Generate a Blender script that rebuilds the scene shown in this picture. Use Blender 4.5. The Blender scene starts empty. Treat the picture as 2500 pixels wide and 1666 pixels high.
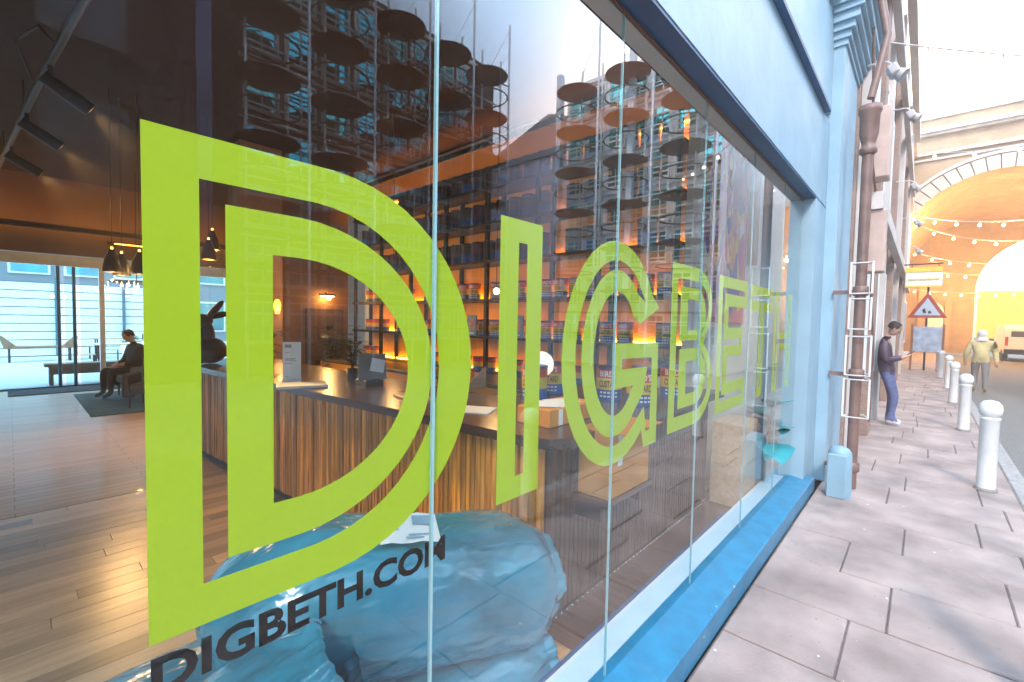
import bpy, math, random
from mathutils import Vector, Matrix, noise
random.seed(7)
R = math.radians
S = bpy.context.scene
COL = S.collection

# ------------------------------------------------------------------ camera
cam = bpy.data.cameras.new('camera')
cam.sensor_width = 36.0
cam.lens = 16.0
cam.clip_start = 0.05
cam.clip_end = 3000
camo = bpy.data.objects.new('camera', cam)
COL.objects.link(camo)
rt = Vector((0.67130, -0.74093, 0.01915)); dn = Vector((-0.0203, -0.0443, -0.99881))
rt.normalize(); up = -(dn - rt * dn.dot(rt)).normalized(); fw = up.cross(rt).normalized()
m = Matrix.Identity(4)
for i in range(3):
    m[i][0] = rt[i]; m[i][1] = up[i]; m[i][2] = -fw[i]
m[2][3] = 1.68
camo.matrix_world = m
S.camera = camo

# ------------------------------------------------------------------ world, sun, exposure
SUN_EL, SUN_AZ = 42.0, -150.0        # azimuth measured from +X (down the street), negative towards the road
world = bpy.data.worlds.new('World'); S.world = world; world.use_nodes = True
wn = world.node_tree.nodes; wl = world.node_tree.links; wn.clear()
sky = wn.new('ShaderNodeTexSky'); sky.sky_type = 'NISHITA'; sky.sun_disc = False
sky.sun_elevation = R(SUN_EL); sky.sun_rotation = R(90 - SUN_AZ)
sky.air_density = 1.0; sky.dust_density = 1.6; sky.ozone_density = 2.0
bg = wn.new('ShaderNodeBackground'); bg.inputs['Strength'].default_value = 0.15
wo = wn.new('ShaderNodeOutputWorld')
tcw = wn.new('ShaderNodeTexCoord'); nzw = wn.new('ShaderNodeTexNoise'); nzw.inputs['Scale'].default_value = 2.2; nzw.inputs['Detail'].default_value = 7; nzw.inputs['Roughness'].default_value = .55
crw = wn.new('ShaderNodeValToRGB'); crw.color_ramp.elements[0].position = .28; crw.color_ramp.elements[1].position = .50
mxw = wn.new('ShaderNodeMixRGB'); mxw.inputs[2].default_value = (10.8, 15.0, 21.0, 1)
# warm glare painted into the sky colour down the street, away from the sun
dpw = wn.new('ShaderNodeVectorMath'); dpw.operation = 'DOT_PRODUCT'; dpw.inputs[1].default_value = Vector((1, -.22, .16)).normalized()
nmw = wn.new('ShaderNodeVectorMath'); nmw.operation = 'NORMALIZE'; wl.new(tcw.outputs['Generated'], nmw.inputs[0]); wl.new(nmw.outputs[0], dpw.inputs[0])
mrw = wn.new('ShaderNodeMapRange'); mrw.interpolation_type = 'SMOOTHSTEP'; mrw.inputs['From Min'].default_value = .78; mrw.inputs['From Max'].default_value = 1.0
wl.new(dpw.outputs['Value'], mrw.inputs[0]); mxg = wn.new('ShaderNodeMixRGB'); mxg.inputs[2].default_value = (30, 21.5, 14.5, 1); wl.new(mrw.outputs[0], mxg.inputs[0]); wl.new(mxw.outputs[0], mxg.inputs[1])
wl.new(tcw.outputs['Generated'], nzw.inputs['Vector']); wl.new(nzw.outputs['Fac'], crw.inputs[0]); wl.new(crw.outputs[0], mxw.inputs[0]); wl.new(sky.outputs[0], mxw.inputs[1])
wl.new(mxg.outputs[0], bg.inputs[0]); wl.new(bg.outputs[0], wo.inputs[0])
sl = bpy.data.lights.new('sun', 'SUN'); sl.energy = 1.5; sl.angle = R(10); sl.color = (1.0, 0.83, 0.66)
so = bpy.data.objects.new('sun', sl); COL.objects.link(so)
sd = Vector((math.cos(R(SUN_EL)) * math.cos(R(SUN_AZ)), math.cos(R(SUN_EL)) * math.sin(R(SUN_AZ)), math.sin(R(SUN_EL))))
so.rotation_euler = sd.to_track_quat('Z', 'Y').to_euler(); so.location = sd * 60
S.view_settings.view_transform = 'Standard'; S.view_settings.look = 'None'
S.view_settings.exposure = 1.25; S.view_settings.gamma = 1.0
S.render.engine = 'CYCLES'
cy = S.cycles
cy.use_denoising = True; cy.use_adaptive_sampling = True; cy.adaptive_threshold = 0.03
cy.max_bounces = 8; cy.diffuse_bounces = 4; cy.glossy_bounces = 4; cy.transmission_bounces = 4
cy.transparent_max_bounces = 12; cy.volume_bounces = 0; cy.caustics_reflective = False; cy.caustics_refractive = False
cy.sample_clamp_indirect = 4.0; cy.time_limit = 1000
HAZE = 0.0075

# ------------------------------------------------------------------ materials
MATS = {}
def mat(name, col, rough=0.6, metal=0.0, var=0.12, scale=6.0, bump=0.0, bscale=30.0, emit=None, estr=0.0, coord='Object', stretch=(1, 1, 1), spec=0.5, col2=None, coat=0.0, alpha=1.0):
    if name in MATS: return MATS[name]
    m = bpy.data.materials.new(name); m.use_nodes = True
    nt = m.node_tree; N = nt.nodes; L = nt.links
    b = N['Principled BSDF']
    tc = N.new('ShaderNodeTexCoord'); mp = N.new('ShaderNodeMapping'); mp.inputs['Scale'].default_value = stretch
    L.new(tc.outputs[coord], mp.inputs[0])
    nz = N.new('ShaderNodeTexNoise'); nz.inputs['Scale'].default_value = scale; nz.inputs['Detail'].default_value = 5
    L.new(mp.outputs[0], nz.inputs['Vector'])
    cr = N.new('ShaderNodeValToRGB')
    a = [max(0, c * (1 - var)) for c in col]; z = [min(1, c * (1 + var)) for c in (col2 or col)]
    cr.color_ramp.elements[0].position = 0.3; cr.color_ramp.elements[1].position = 0.7
    cr.color_ramp.elements[0].color = (*a, 1); cr.color_ramp.elements[1].color = (*z, 1)
    L.new(nz.outputs['Fac'], cr.inputs[0]); L.new(cr.outputs[0], b.inputs['Base Color'])
    b.inputs['Roughness'].default_value = rough; b.inputs['Metallic'].default_value = metal
    b.inputs['Specular IOR Level'].default_value = spec; b.inputs['Coat Weight'].default_value = coat
    if bump:
        n2 = N.new('ShaderNodeTexNoise'); n2.inputs['Scale'].default_value = bscale; n2.inputs['Detail'].default_value = 4
        L.new(mp.outputs[0], n2.inputs['Vector'])
        bp = N.new('ShaderNodeBump'); bp.inputs['Strength'].default_value = bump; bp.inputs['Distance'].default_value = 0.01
        L.new(n2.outputs['Fac'], bp.inputs['Height']); L.new(bp.outputs[0], b.inputs['Normal'])
    if emit:
        b.inputs['Emission Color'].default_value = (*emit, 1); b.inputs['Emission Strength'].default_value = estr
    MATS[name] = m
    return m

def glass_mat(name, tint, coated=True, rough=0.0):
    m = bpy.data.materials.new(name); m.use_nodes = True
    nt = m.node_tree; N = nt.nodes; L = nt.links; N.clear()
    o = N.new('ShaderNodeOutputMaterial'); mx = N.new('ShaderNodeMixShader'); t = N.new('ShaderNodeBsdfTransparent')
    g = N.new('ShaderNodeBsdfGlossy'); g.inputs['Roughness'].default_value = rough; g.inputs['Color'].default_value = (1, 1, 1, 1)
    # coated-glass reflectance from the angle of incidence, the same from either side
    ge = N.new('ShaderNodeNewGeometry'); dt = N.new('ShaderNodeVectorMath'); dt.operation = 'DOT_PRODUCT'
    L.new(ge.outputs['Incoming'], dt.inputs[0]); L.new(ge.outputs['Normal'], dt.inputs[1])
    ab = N.new('ShaderNodeMath'); ab.operation = 'ABSOLUTE'; L.new(dt.outputs['Value'], ab.inputs[0])
    ml = N.new('ShaderNodeValToRGB'); el_ = ml.color_ramp.elements
    el_[0].position = 0.0; el_[1].position = 1.0
    curve = ((0, 1.0), (.12, .55), (.28, .28), (.45, .245), (.60, .135), (.71, .040), (.84, .062), (1, .030)) if coated else ((0, 1.0), (.15, .6), (.3, .3), (.5, .12), (.7, .07), (1, .05))
    for _ in range(len(curve) - 2): el_.new(0.5)
    for e_, (p_, v_) in zip(el_, curve): e_.position = p_; e_.color = (v_, v_, v_, 1)
    t.inputs['Color'].default_value = (*tint, 1)
    L.new(ab.outputs[0], ml.inputs[0]); L.new(ml.outputs[0], mx.inputs[0])
    L.new(t.outputs[0], mx.inputs[1]); L.new(g.outputs[0], mx.inputs[2]); L.new(mx.outputs[0], o.inputs[0])
    return m
def clear_mat(name, tint):
    m = bpy.data.materials.new(name); m.use_nodes = True
    nt = m.node_tree; N = nt.nodes; L = nt.links; N.clear()
    o = N.new('ShaderNodeOutputMaterial'); t = N.new('ShaderNodeBsdfTransparent'); t.inputs['Color'].default_value = (*tint, 1)
    L.new(t.outputs[0], o.inputs[0]); return m

def wood_mat(name, c1, c2, rough=0.35, axis='X', scale=3.0, coat=0.2):
    m = bpy.data.materials.new(name); m.use_nodes = True
    nt = m.node_tree; N = nt.nodes; L = nt.links; b = N['Principled BSDF']
    tc = N.new('ShaderNodeTexCoord'); mp = N.new('ShaderNodeMapping')
    st = {'X': (0.6, 9, 9), 'Y': (9, 0.6, 9), 'Z': (9, 9, 0.6)}[axis]; mp.inputs['Scale'].default_value = st
    oi = N.new('ShaderNodeObjectInfo'); ad = N.new('ShaderNodeVectorMath'); ad.operation = 'ADD'
    sc = N.new('ShaderNodeVectorMath'); sc.operation = 'SCALE'; sc.inputs['Scale'].default_value = 37.0
    cb = N.new('ShaderNodeCombineXYZ')
    for i in range(3): L.new(oi.outputs['Random'], cb.inputs[i])
    L.new(cb.outputs[0], sc.inputs[0]); L.new(tc.outputs['Object'], ad.inputs[0]); L.new(sc.outputs[0], ad.inputs[1])
    L.new(ad.outputs[0], mp.inputs[0])
    nz = N.new('ShaderNodeTexNoise'); nz.inputs['Scale'].default_value = scale; nz.inputs['Detail'].default_value = 8; nz.inputs['Distortion'].default_value = 0.6
    L.new(mp.outputs[0], nz.inputs['Vector'])
    cr = N.new('ShaderNodeValToRGB'); cr.color_ramp.elements[0].position = 0.3; cr.color_ramp.elements[1].position = 0.72
    cr.color_ramp.elements[0].color = (*c1, 1); cr.color_ramp.elements[1].color = (*c2, 1)
    L.new(nz.outputs['Fac'], cr.inputs[0])
    hv = N.new('ShaderNodeHueSaturation'); mr = N.new('ShaderNodeMapRange'); mr.inputs['To Min'].default_value = 0.6; mr.inputs['To Max'].default_value = 1.3
    L.new(oi.outputs['Random'], mr.inputs[0]); L.new(mr.outputs[0], hv.inputs['Value']); L.new(cr.outputs[0], hv.inputs['Color'])
    L.new(hv.outputs[0], b.inputs['Base Color']); b.inputs['Roughness'].default_value = rough; b.inputs['Coat Weight'].default_value = coat; b.inputs['Coat Roughness'].default_value = 0.25
    bp = N.new('ShaderNodeBump'); bp.inputs['Strength'].default_value = 0.15; bp.inputs['Distance'].default_value = 0.004
    L.new(nz.outputs['Fac'], bp.inputs['Height']); L.new(bp.outputs[0], b.inputs['Normal'])
    MATS[name] = m; return m

def brick_mat(name, c1, c2, mortar, scale=4.0):
    m = bpy.data.materials.new(name); m.use_nodes = True
    nt = m.node_tree; N = nt.nodes; L = nt.links; b = N['Principled BSDF']
    tc = N.new('ShaderNodeTexCoord'); sp = N.new('ShaderNodeSeparateXYZ'); ad = N.new('ShaderNodeMath'); ad.operation = 'ADD'; cb = N.new('ShaderNodeCombineXYZ')
    L.new(tc.outputs['Object'], sp.inputs[0]); L.new(sp.outputs[0], ad.inputs[0]); L.new(sp.outputs[1], ad.inputs[1])
    L.new(ad.outputs[0], cb.inputs[0]); L.new(sp.outputs[2], cb.inputs[1])
    br = N.new('ShaderNodeTexBrick'); br.inputs['Scale'].default_value = scale
    br.inputs['Color1'].default_value = (*c1, 1); br.inputs['Color2'].default_value = (*c2, 1); br.inputs['Mortar'].default_value = (*mortar, 1)
    br.inputs['Mortar Size'].default_value = 0.02
    L.new(cb.outputs[0], br.inputs['Vector'])
    nz = N.new('ShaderNodeTexNoise'); nz.inputs['Scale'].default_value = 1.3; nz.inputs['Detail'].default_value = 6; L.new(tc.outputs['Object'], nz.inputs['Vector'])
    mx = N.new('ShaderNodeMixRGB'); mx.blend_type = 'MULTIPLY'; mx.inputs[0].default_value = 0.6
    L.new(br.outputs['Color'], mx.inputs[1]); L.new(nz.outputs['Fac'], mx.inputs[2])
    L.new(mx.outputs[0], b.inputs['Base Color']); b.inputs['Roughness'].default_value = 0.9
    bp = N.new('ShaderNodeBump'); bp.inputs['Strength'].default_value = 0.5; bp.inputs['Distance'].default_value = 0.01; bp.invert = True
    L.new(br.outputs['Fac'], bp.inputs['Height']); L.new(bp.outputs[0], b.inputs['Normal'])
    MATS[name] = m; return m

# palette
PALE = mat('pale_blue_paint', (0.29, 0.43, 0.51), 0.5, var=0.10, scale=2.5, bump=0.25, bscale=14)
BLUE = mat('blue_trim_paint', (0.012, 0.18, 0.32), 0.35, var=0.16, scale=9, bump=0.15, bscale=40)
DEEP = mat('deep_blue_paint', (0.002, 0.075, 0.19), 0.45, var=0.2, scale=4)
GREYP = mat('grey_soffit_paint', (0.68, 0.68, 0.66), 0.6, var=0.05)
WHITE = mat('white_paint', (0.78, 0.80, 0.80), 0.5, var=0.04)
CREAM = mat('cream_render', (0.62, 0.58, 0.52), 0.85, var=0.12, scale=1.2)
BLACKM = mat('black_metal', (0.006, 0.006, 0.007), 0.5, 0.0, spec=.3)
DARKP = mat('dark_brown_plaster', (0.030, 0.014, 0.008), 0.75, var=0.25, scale=0.8, spec=.1)
BROWNW = mat('brown_wall_paint', (0.16, 0.075, 0.04), 0.6, var=0.12, scale=0.7)
SLAB = mat('paving_stone', (0.26, 0.195, 0.17), 0.8, var=0.2, scale=2.2, bump=0.35, bscale=60, col2=(0.36, 0.275, 0.24))
def speckle(m, scale, thr, col, seedv=0.0, dark=None):
    N = m.node_tree.nodes; L = m.node_tree.links; b = N['Principled BSDF']; src = b.inputs['Base Color'].links[0].from_socket
    tc = N.new('ShaderNodeTexCoord'); v = N.new('ShaderNodeTexVoronoi'); v.inputs['Scale'].default_value = scale; L.new(tc.outputs['Object'], v.inputs['Vector'])
    lt = N.new('ShaderNodeMath'); lt.operation = 'LESS_THAN'; L.new(v.outputs['Distance'], lt.inputs[0])
    sp = N.new('ShaderNodeSeparateColor'); L.new(v.outputs['Color'], sp.inputs[0]); ml = N.new('ShaderNodeMath'); ml.operation = 'MULTIPLY'; ml.inputs[1].default_value = thr; L.new(sp.outputs[0], ml.inputs[0]); L.new(ml.outputs[0], lt.inputs[1])
    g = N.new('ShaderNodeMath'); g.operation = 'GREATER_THAN'; g.inputs[1].default_value = .55; L.new(sp.outputs[1], g.inputs[0])
    mu = N.new('ShaderNodeMath'); mu.operation = 'MULTIPLY'; L.new(lt.outputs[0], mu.inputs[0]); L.new(g.outputs[0], mu.inputs[1])
    mx = N.new('ShaderNodeMixRGB'); L.new(mu.outputs[0], mx.inputs[0]); L.new(src, mx.inputs[1]); mx.inputs[2].default_value = (*col, 1); L.new(mx.outputs[0], b.inputs['Base Color'])
def stains(m, scale, amt, col):
    N = m.node_tree.nodes; L = m.node_tree.links; b = N['Principled BSDF']; src = b.inputs['Base Color'].links[0].from_socket
    tc = N.new('ShaderNodeTexCoord'); v = N.new('ShaderNodeTexNoise'); v.inputs['Scale'].default_value = scale; v.inputs['Detail'].default_value = 9; v.inputs['Roughness'].default_value = .65; L.new(tc.outputs['Object'], v.inputs['Vector'])
    cr = N.new('ShaderNodeValToRGB'); cr.color_ramp.elements[0].position = .54; cr.color_ramp.elements[1].position = .72; cr.color_ramp.elements[1].color = (amt, amt, amt, 1); L.new(v.outputs['Fac'], cr.inputs[0])
    mx = N.new('ShaderNodeMixRGB'); L.new(cr.outputs[0], mx.inputs[0]); L.new(src, mx.inputs[1]); mx.inputs[2].default_value = (*col, 1); L.new(mx.outputs[0], b.inputs['Base Color'])
stains(SLAB, 1.3, .75, (.17, .15, .15)); speckle(SLAB, 9, .10, (.62, .60, .58)); speckle(SLAB, 23, .13, (.16, .14, .14))
speckle(BLUE, 14, .10, (.45, .60, .68)); stains(BLUE, 5, .35, (.10, .28, .38)); stains(PALE, .9, .35, (.26, .42, .50)); speckle(PALE, 11, .09, (.20, .32, .38))
SLABD = mat('paving_bed', (0.15, 0.12, 0.105), 0.95, var=0.3, scale=25)
ASPH = mat('asphalt', (0.17, 0.155, 0.14), 0.9, var=0.25, scale=40, bump=0.5, bscale=90)
GLASSEDGE = mat('glass_edge', (0.30, 0.48, 0.50), 0.15, var=0.05, spec=0.8)
LIME = mat('lime_vinyl', (0.46, 0.56, 0.002), 0.8, var=0.03, scale=3)
BLACKV = mat('black_vinyl', (0.003, 0.003, 0.0035), 0.9, var=0.1, spec=.05)
WFLOOR = wood_mat('oak_floorboard', (0.52, 0.33, 0.18), (0.74, 0.50, 0.30), 0.3, 'X', coat=0.3)
SLATW = wood_mat('slat_wood_lit_amber', (0.32, 0.09, 0.008), (0.95, 0.42, 0.05), 0.4, 'Z', coat=0.1)  # amber lamp glow on the long face is put into this slat colour
SLATW_SHADE = wood_mat('slat_wood_shaded', (0.05, 0.022, 0.012), (0.12, 0.055, 0.028), 0.5, 'Z', coat=0.1)  # same slats on the window face, with the shade put into the colour
TOPW = wood_mat('walnut_worktop', (0.045, 0.018, 0.010), (0.11, 0.045, 0.024), 0.25, 'Y', coat=0.5)
PALEW = wood_mat('pale_plywood', (0.40, 0.26, 0.15), (0.55, 0.38, 0.24), 0.5, 'X')
CLEAR = clear_mat('pane_back_faces', (0.95, 0.985, 0.97))
FRONTGLASS = glass_mat('shop_glass', (0.95, 0.98, 0.98))
WARM = mat('warm_lamp', (1, 0.7, 0.3), 0.5, emit=(1.0, 0.42, 0.06), estr=4.0)
BULB = mat('bulb_glow', (1, 0.8, 0.5), 0.5, emit=(1.0, 0.62, 0.26), estr=10.0)
STRIPH = mat('amber_led_bright', (1, 0.6, 0.2), 0.5, emit=(1.0, 0.38, 0.02), estr=60.0)
STRIPL = mat('amber_led', (1, 0.6, 0.2), 0.5, emit=(1.0, 0.42, 0.03), estr=14.0)

# ------------------------------------------------------------------ mesh helpers
class MB:
    def __init__(s): s.v = []; s.f = []; s.mi = []; s.sm = []
    def add(s, vs, fs, mi=0, smooth=False):
        b = len(s.v); s.v += [tuple(v) for v in vs]
        for f in fs: s.f.append([i + b for i in f]); s.mi.append(mi); s.sm.append(smooth)
        return s
    def box(s, x0, x1, y0, y1, z0, z1, mi=0):
        v = [(x, y, z) for x in (x0, x1) for y in (y0, y1) for z in (z0, z1)]
        return s.add(v, [(0, 1, 3, 2), (4, 6, 7, 5), (0, 4, 5, 1), (2, 3, 7, 6), (0, 2, 6, 4), (1, 5, 7, 3)], mi)
    def bbox(s, x0, x1, y0, y1, z0, z1, b=0.004, mi=0):
        # box with chamfered vertical and horizontal edges
        xs = (x0, x0 + b, x1 - b, x1); ys = (y0, y0 + b, y1 - b, y1); zs = (z0, z0 + b, z1 - b, z1)
        vs = []; idx = {}
        for i in range(4):
            for j in range(4):
                for k in range(4):
                    e = (i in (0, 3)) + (j in (0, 3)) + (k in (0, 3))
                    if e == 1: idx[(i, j, k)] = len(vs); vs.append((xs[i], ys[j], zs[k]))
        g = lambda *a: idx[a]
        fs = []
        for o in (0, 3):
            fs.append([g(o, 1, 1), g(o, 2, 1), g(o, 2, 2), g(o, 1, 2)]); fs.append([g(1, o, 1), g(2, o, 1), g(2, o, 2), g(1, o, 2)]); fs.append([g(1, 1, o), g(2, 1, o), g(2, 2, o), g(1, 2, o)])
        for a in (0, 3):
            for c in (0, 3):
                a1 = 1 if a == 0 else 2; c1 = 1 if c == 0 else 2
                fs.append([g(a, c1, 1), g(a1, c, 1), g(a1, c, 2), g(a, c1, 2)])
                fs.append([g(a, 1, c1), g(a1, 1, c), g(a1, 2, c), g(a, 2, c1)])
                fs.append([g(1, a, c1), g(1, a1, c), g(2, a1, c), g(2, a, c1)])
                for d in (0, 3):
                    d1 = 1 if d == 0 else 2
                    fs.append([g(a, c1, d1), g(a1, c, d1), g(a1, c1, d)])
        return s.add(vs, fs, mi)
    def cyl(s, p0, p1, r0, r1=None, n=16, mi=0, cap=True, smooth=True):
        r1 = r0 if r1 is None else r1
        p0 = Vector(p0); p1 = Vector(p1); d = (p1 - p0).normalized()
        a = d.orthogonal().normalized(); b = d.cross(a)
        vs = []
        for p, r in ((p0, r0), (p1, r1)):
            for i in range(n):
                t = 2 * math.pi * i / n; vs.append(p + (a * math.cos(t) + b * math.sin(t)) * r)
        s.add(vs, [(i, (i + 1) % n, n + (i + 1) % n, n + i) for i in range(n)], mi, smooth)
        if cap: s.add(vs[:n], [tuple(range(n - 1, -1, -1))], mi); s.add(vs[n:], [tuple(range(n))], mi)
        return s
    def tube(s, pts, r, n=8, mi=0, closed=False):
        pts = [Vector(p) for p in pts]; k = len(pts); vs = []
        ref = None
        for i, p in enumerate(pts):
            d = (pts[(i + 1) % k] - pts[i - 1]) if closed or 0 < i < k - 1 else (pts[1] - pts[0] if i == 0 else pts[-1] - pts[-2])
            d.normalize()
            a = d.orthogonal().normalized() if ref is None else (ref - d * ref.dot(d)).normalized()
            ref = a; b = d.cross(a); rr = r[i] if isinstance(r, (list, tuple)) else r
            for j in range(n):
                t = 2 * math.pi * j / n; vs.append(p + (a * math.cos(t) + b * math.sin(t)) * rr)
        fs = []
        for i in range(k if closed else k - 1):
            for j in range(n):
                i2 = (i + 1) % k; fs.append((i * n + j, i * n + (j + 1) % n, i2 * n + (j + 1) % n, i2 * n + j))
        s.add(vs, fs, mi, True)
        if not closed: s.add(vs[:n], [tuple(range(n - 1, -1, -1))], mi); s.add(vs[-n:], [tuple(range(n))], mi)
        return s
    def lathe(s, prof, c=(0, 0, 0), n=24, mi=0, axis='Z', smooth=True):
        vs = []
        for r, z in prof:
            for i in range(n):
                t = 2 * math.pi * i / n; x, y = r * math.cos(t), r * math.sin(t)
                p = {'Z': (x, y, z), 'X': (z, x, y), 'Y': (y, z, x)}[axis]
                vs.append((p[0] + c[0], p[1] + c[1], p[2] + c[2]))
        fs = [(k * n + i, k * n + (i + 1) % n, (k + 1) * n + (i + 1) % n, (k + 1) * n + i) for k in range(len(prof) - 1) for i in range(n)]
        s.add(vs, fs, mi, smooth)
        if prof[0][0] > 1e-5: s.add(vs[:n], [tuple(range(n - 1, -1, -1))], mi)
        if prof[-1][0] > 1e-5: s.add(vs[-n:], [tuple(range(n))], mi)
        return s
    def sphere(s, c, r, n=16, mi=0, sq=(1, 1, 1)):
        prof = [(max(1e-6, math.sin(math.pi * k / (n // 2))), -math.cos(math.pi * k / (n // 2))) for k in range(n // 2 + 1)]
        b = len(s.v); s.lathe(prof, (0, 0, 0), n, mi)
        for i in range(b, len(s.v)):
            v = s.v[i]; s.v[i] = (c[0] + v[0] * r * sq[0], c[1] + v[1] * r * sq[1], c[2] + v[2] * r * sq[2])
        return s
    def prism(s, poly, a, b, plane='XZ', mi=0):
        # poly 2D points extruded from a to b along the third axis
        def P(u, v, w): return {'XZ': (u, w, v), 'XY': (u, v, w), 'YZ': (w, u, v)}[plane]
        n = len(poly); vs = [P(u, v, a) for u, v in poly] + [P(u, v, b) for u, v in poly]
        fs = [tuple(range(n)), tuple(range(2 * n - 1, n - 1, -1))] + [(i, (i + 1) % n, n + (i + 1) % n, n + i) for i in range(n)]
        return s.add(vs, fs, mi)
    def turned(s, ang, c=(0, 0, 0), axis='Z'):
        M = Matrix.Rotation(ang, 3, axis); c = Vector(c)
        s.v = [tuple(M @ (Vector(v) - c) + c) for v in s.v]; return s
    def moved(s, d): s.v = [(v[0] + d[0], v[1] + d[1], v[2] + d[2]) for v in s.v]; return s
    def mesh(s, name, mats):
        me = bpy.data.meshes.new(name); me.from_pydata(s.v, [], s.f)
        for mm in (mats if isinstance(mats, (list, tuple)) else [mats]): me.materials.append(mm)
        me.polygons.foreach_set('material_index', s.mi); me.polygons.foreach_set('use_smooth', s.sm)
        me.update(); return me

def fix(me):
    import bmesh
    bm = bmesh.new(); bm.from_mesh(me); bmesh.ops.recalc_face_normals(bm, faces=bm.faces); bm.to_mesh(me); bm.free()

def link(o, parent=None):
    COL.objects.link(o)
    if parent:
        o.parent = parent; o.matrix_parent_inverse = Matrix.Translation(-parent.location)
    return o
def obj(name, mb, mats, parent=None, label=None):
    me = mb.mesh(name, mats) if isinstance(mb, MB) else mb
    if isinstance(mb, MB): fix(me)
    o = bpy.data.objects.new(name, me); link(o, parent)
    if label: o['label'] = label
    return o
def sub(name, mb, mats, parent, root):
    # a sub-part under a part (the part sits at the root's frame)
    me = mb.mesh(name, mats) if isinstance(mb, MB) else mb
    if isinstance(mb, MB): fix(me)
    o = bpy.data.objects.new(name, me); COL.objects.link(o); o.parent = parent
    return o
def tag(o, label, cat, group=None, kind=None):
    o['label'] = label
    if cat: o['category'] = cat
    if group: o['group'] = group
    if kind: o['kind'] = kind
    return o
def thing(name, label, cat, loc=(0, 0, 0), group=None):
    e = bpy.data.objects.new(name, None); e.empty_display_size = 0.1; e.location = loc; COL.objects.link(e)
    return tag(e, label, cat, group)
def struct(name, mb, mats):
    o = obj(name, mb, mats); o['kind'] = 'structure'; return o
def copy_tree(o, parent=None):
    c = o.copy(); COL.objects.link(c)
    if parent:
        inv = o.matrix_parent_inverse.copy(); c.parent = parent; c.matrix_parent_inverse = inv
    for ch in list(o.children): copy_tree(ch, c)
    return c
def clone(o, loc, label, group=None, rz=None):
    c = copy_tree(o); c.location = loc; c['label'] = label
    if rz is not None: c.rotation_euler.z = rz
    if group: c['group'] = group
    return c
def ell(cx, cz, rx, rz, a0, a1, n=28):
    return [(cx + rx * math.cos(R(a0 + (a1 - a0) * i / n)), cz + rz * math.sin(R(a0 + (a1 - a0) * i / n))) for i in range(n + 1)]
def filled(loops, y0, th, name):
    # flat shape with holes from nested loops in the XZ plane, as a thin solid
    from mathutils.geometry import delaunay_2d_cdt
    vs = []; es = []
    for lp in loops:
        b0 = len(vs); n = len(lp)
        for p in lp: vs.append(Vector(p))
        es += [(b0 + i, b0 + (i + 1) % n) for i in range(n)]
    ov, oe, of, *_ = delaunay_2d_cdt(vs, es, [], 0, 1e-6)
    def inside(x, z):
        c = False
        for lp in loops:
            n = len(lp)
            for i in range(n):
                x0, z0 = lp[i]; x1, z1 = lp[(i + 1) % n]
                if (z0 > z) != (z1 > z) and x < (x1 - x0) * (z - z0) / (z1 - z0) + x0: c = not c
        return c
    keep = []
    for f in of:
        cx = sum(ov[i].x for i in f) / len(f); cz = sum(ov[i].y for i in f) / len(f)
        if inside(cx, cz): keep.append(tuple(f))
    n = len(ov); vv = [(v.x, y0 - th / 2, v.y) for v in ov] + [(v.x, y0 + th / 2, v.y) for v in ov]
    cnt = {}
    for f in keep:
        for i in range(len(f)):
            e = (f[i], f[(i + 1) % len(f)]); k = tuple(sorted(e)); cnt.setdefault(k, []).append(e)
    fs = list(keep) + [tuple(i + n for i in reversed(f)) for f in keep]
    fs += [(e[0][1], e[0][0], e[0][0] + n, e[0][1] + n) for e in cnt.values() if len(e) == 1]
    me = bpy.data.meshes.new(name); me.from_pydata(vv, [], fs); fix(me); return me
def text_mesh(txt, name, th=0.001, off=0.0, align='LEFT', spacing=1.0):
    cu = bpy.data.curves.new(name, 'FONT'); cu.body = txt; cu.size = 1.0; cu.extrude = th / 2; cu.offset = off; cu.align_x = align; cu.space_character = spacing; cu.resolution_u = 3
    o = bpy.data.objects.new(name, cu); COL.objects.link(o)
    dg = bpy.context.evaluated_depsgraph_get(); me = bpy.data.meshes.new_from_object(o.evaluated_get(dg))
    bpy.data.objects.remove(o); return me
def fit(me, f):
    for v in me.vertices: v.co = f(v.co)
    fix(me); return me
def bounds(me):
    xs = [v.co.x for v in me.vertices]; ys = [v.co.y for v in me.vertices]; return min(xs), max(xs), min(ys), max(ys)
exec_parts = []

# ================================================================== GROUND
KERB = -0.92
pv = struct('pavement', MB().box(-6, 44, KERB, 0.76, -0.12, -0.012), SLABD)
slab_meshes = {}
ck = 0
x = 2.62 - 0.595 * 14
row = 0
rr = random.Random(3)
JO = {14: [0.25], 15: [0.085, -0.26 - 0.3], 16: [0.36, -0.47], 17: [0.05, -0.6], 18: [-0.40], 19: [0.2, -0.62]}
while x < 43:
    w = 0.595 if x < 24 else 0.9
    js = JO.get(row)
    if js is None:
        js = []; y = 0.76 - rr.uniform(0.35, 0.9)
        while y > KERB + 0.3: js.append(y); y -= rr.uniform(0.55, 0.95)
    ys = [0.758] + js + [KERB + 0.155]
    for a, b in zip(ys[:-1], ys[1:]):
        g = 0.005
        dz = rr.uniform(-0.003, 0.002)
        o = obj('paving_slab', MB().bbox(x + .0065, x + w - .0065, b + g * .8, a - g * .8, -0.05, dz, 0.007), SLAB, pv)
    x += w; row += 1
KST = mat('kerb_granite', (0.30, 0.28, 0.26), 0.8, var=0.2, scale=12, bump=0.3)
kb = thing('kerb', 'row of pale stone kerb blocks along the outer edge of the pavement', 'kerb', (0, KERB, -0.1))
kb['kind'] = 'structure'
x = -6.0
while x < 44:
    obj('kerb_stone', MB().bbox(x + .004, x + .896, KERB, KERB + 0.15, -0.13, 0.0, 0.012), KST, kb); x += 0.9
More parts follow.
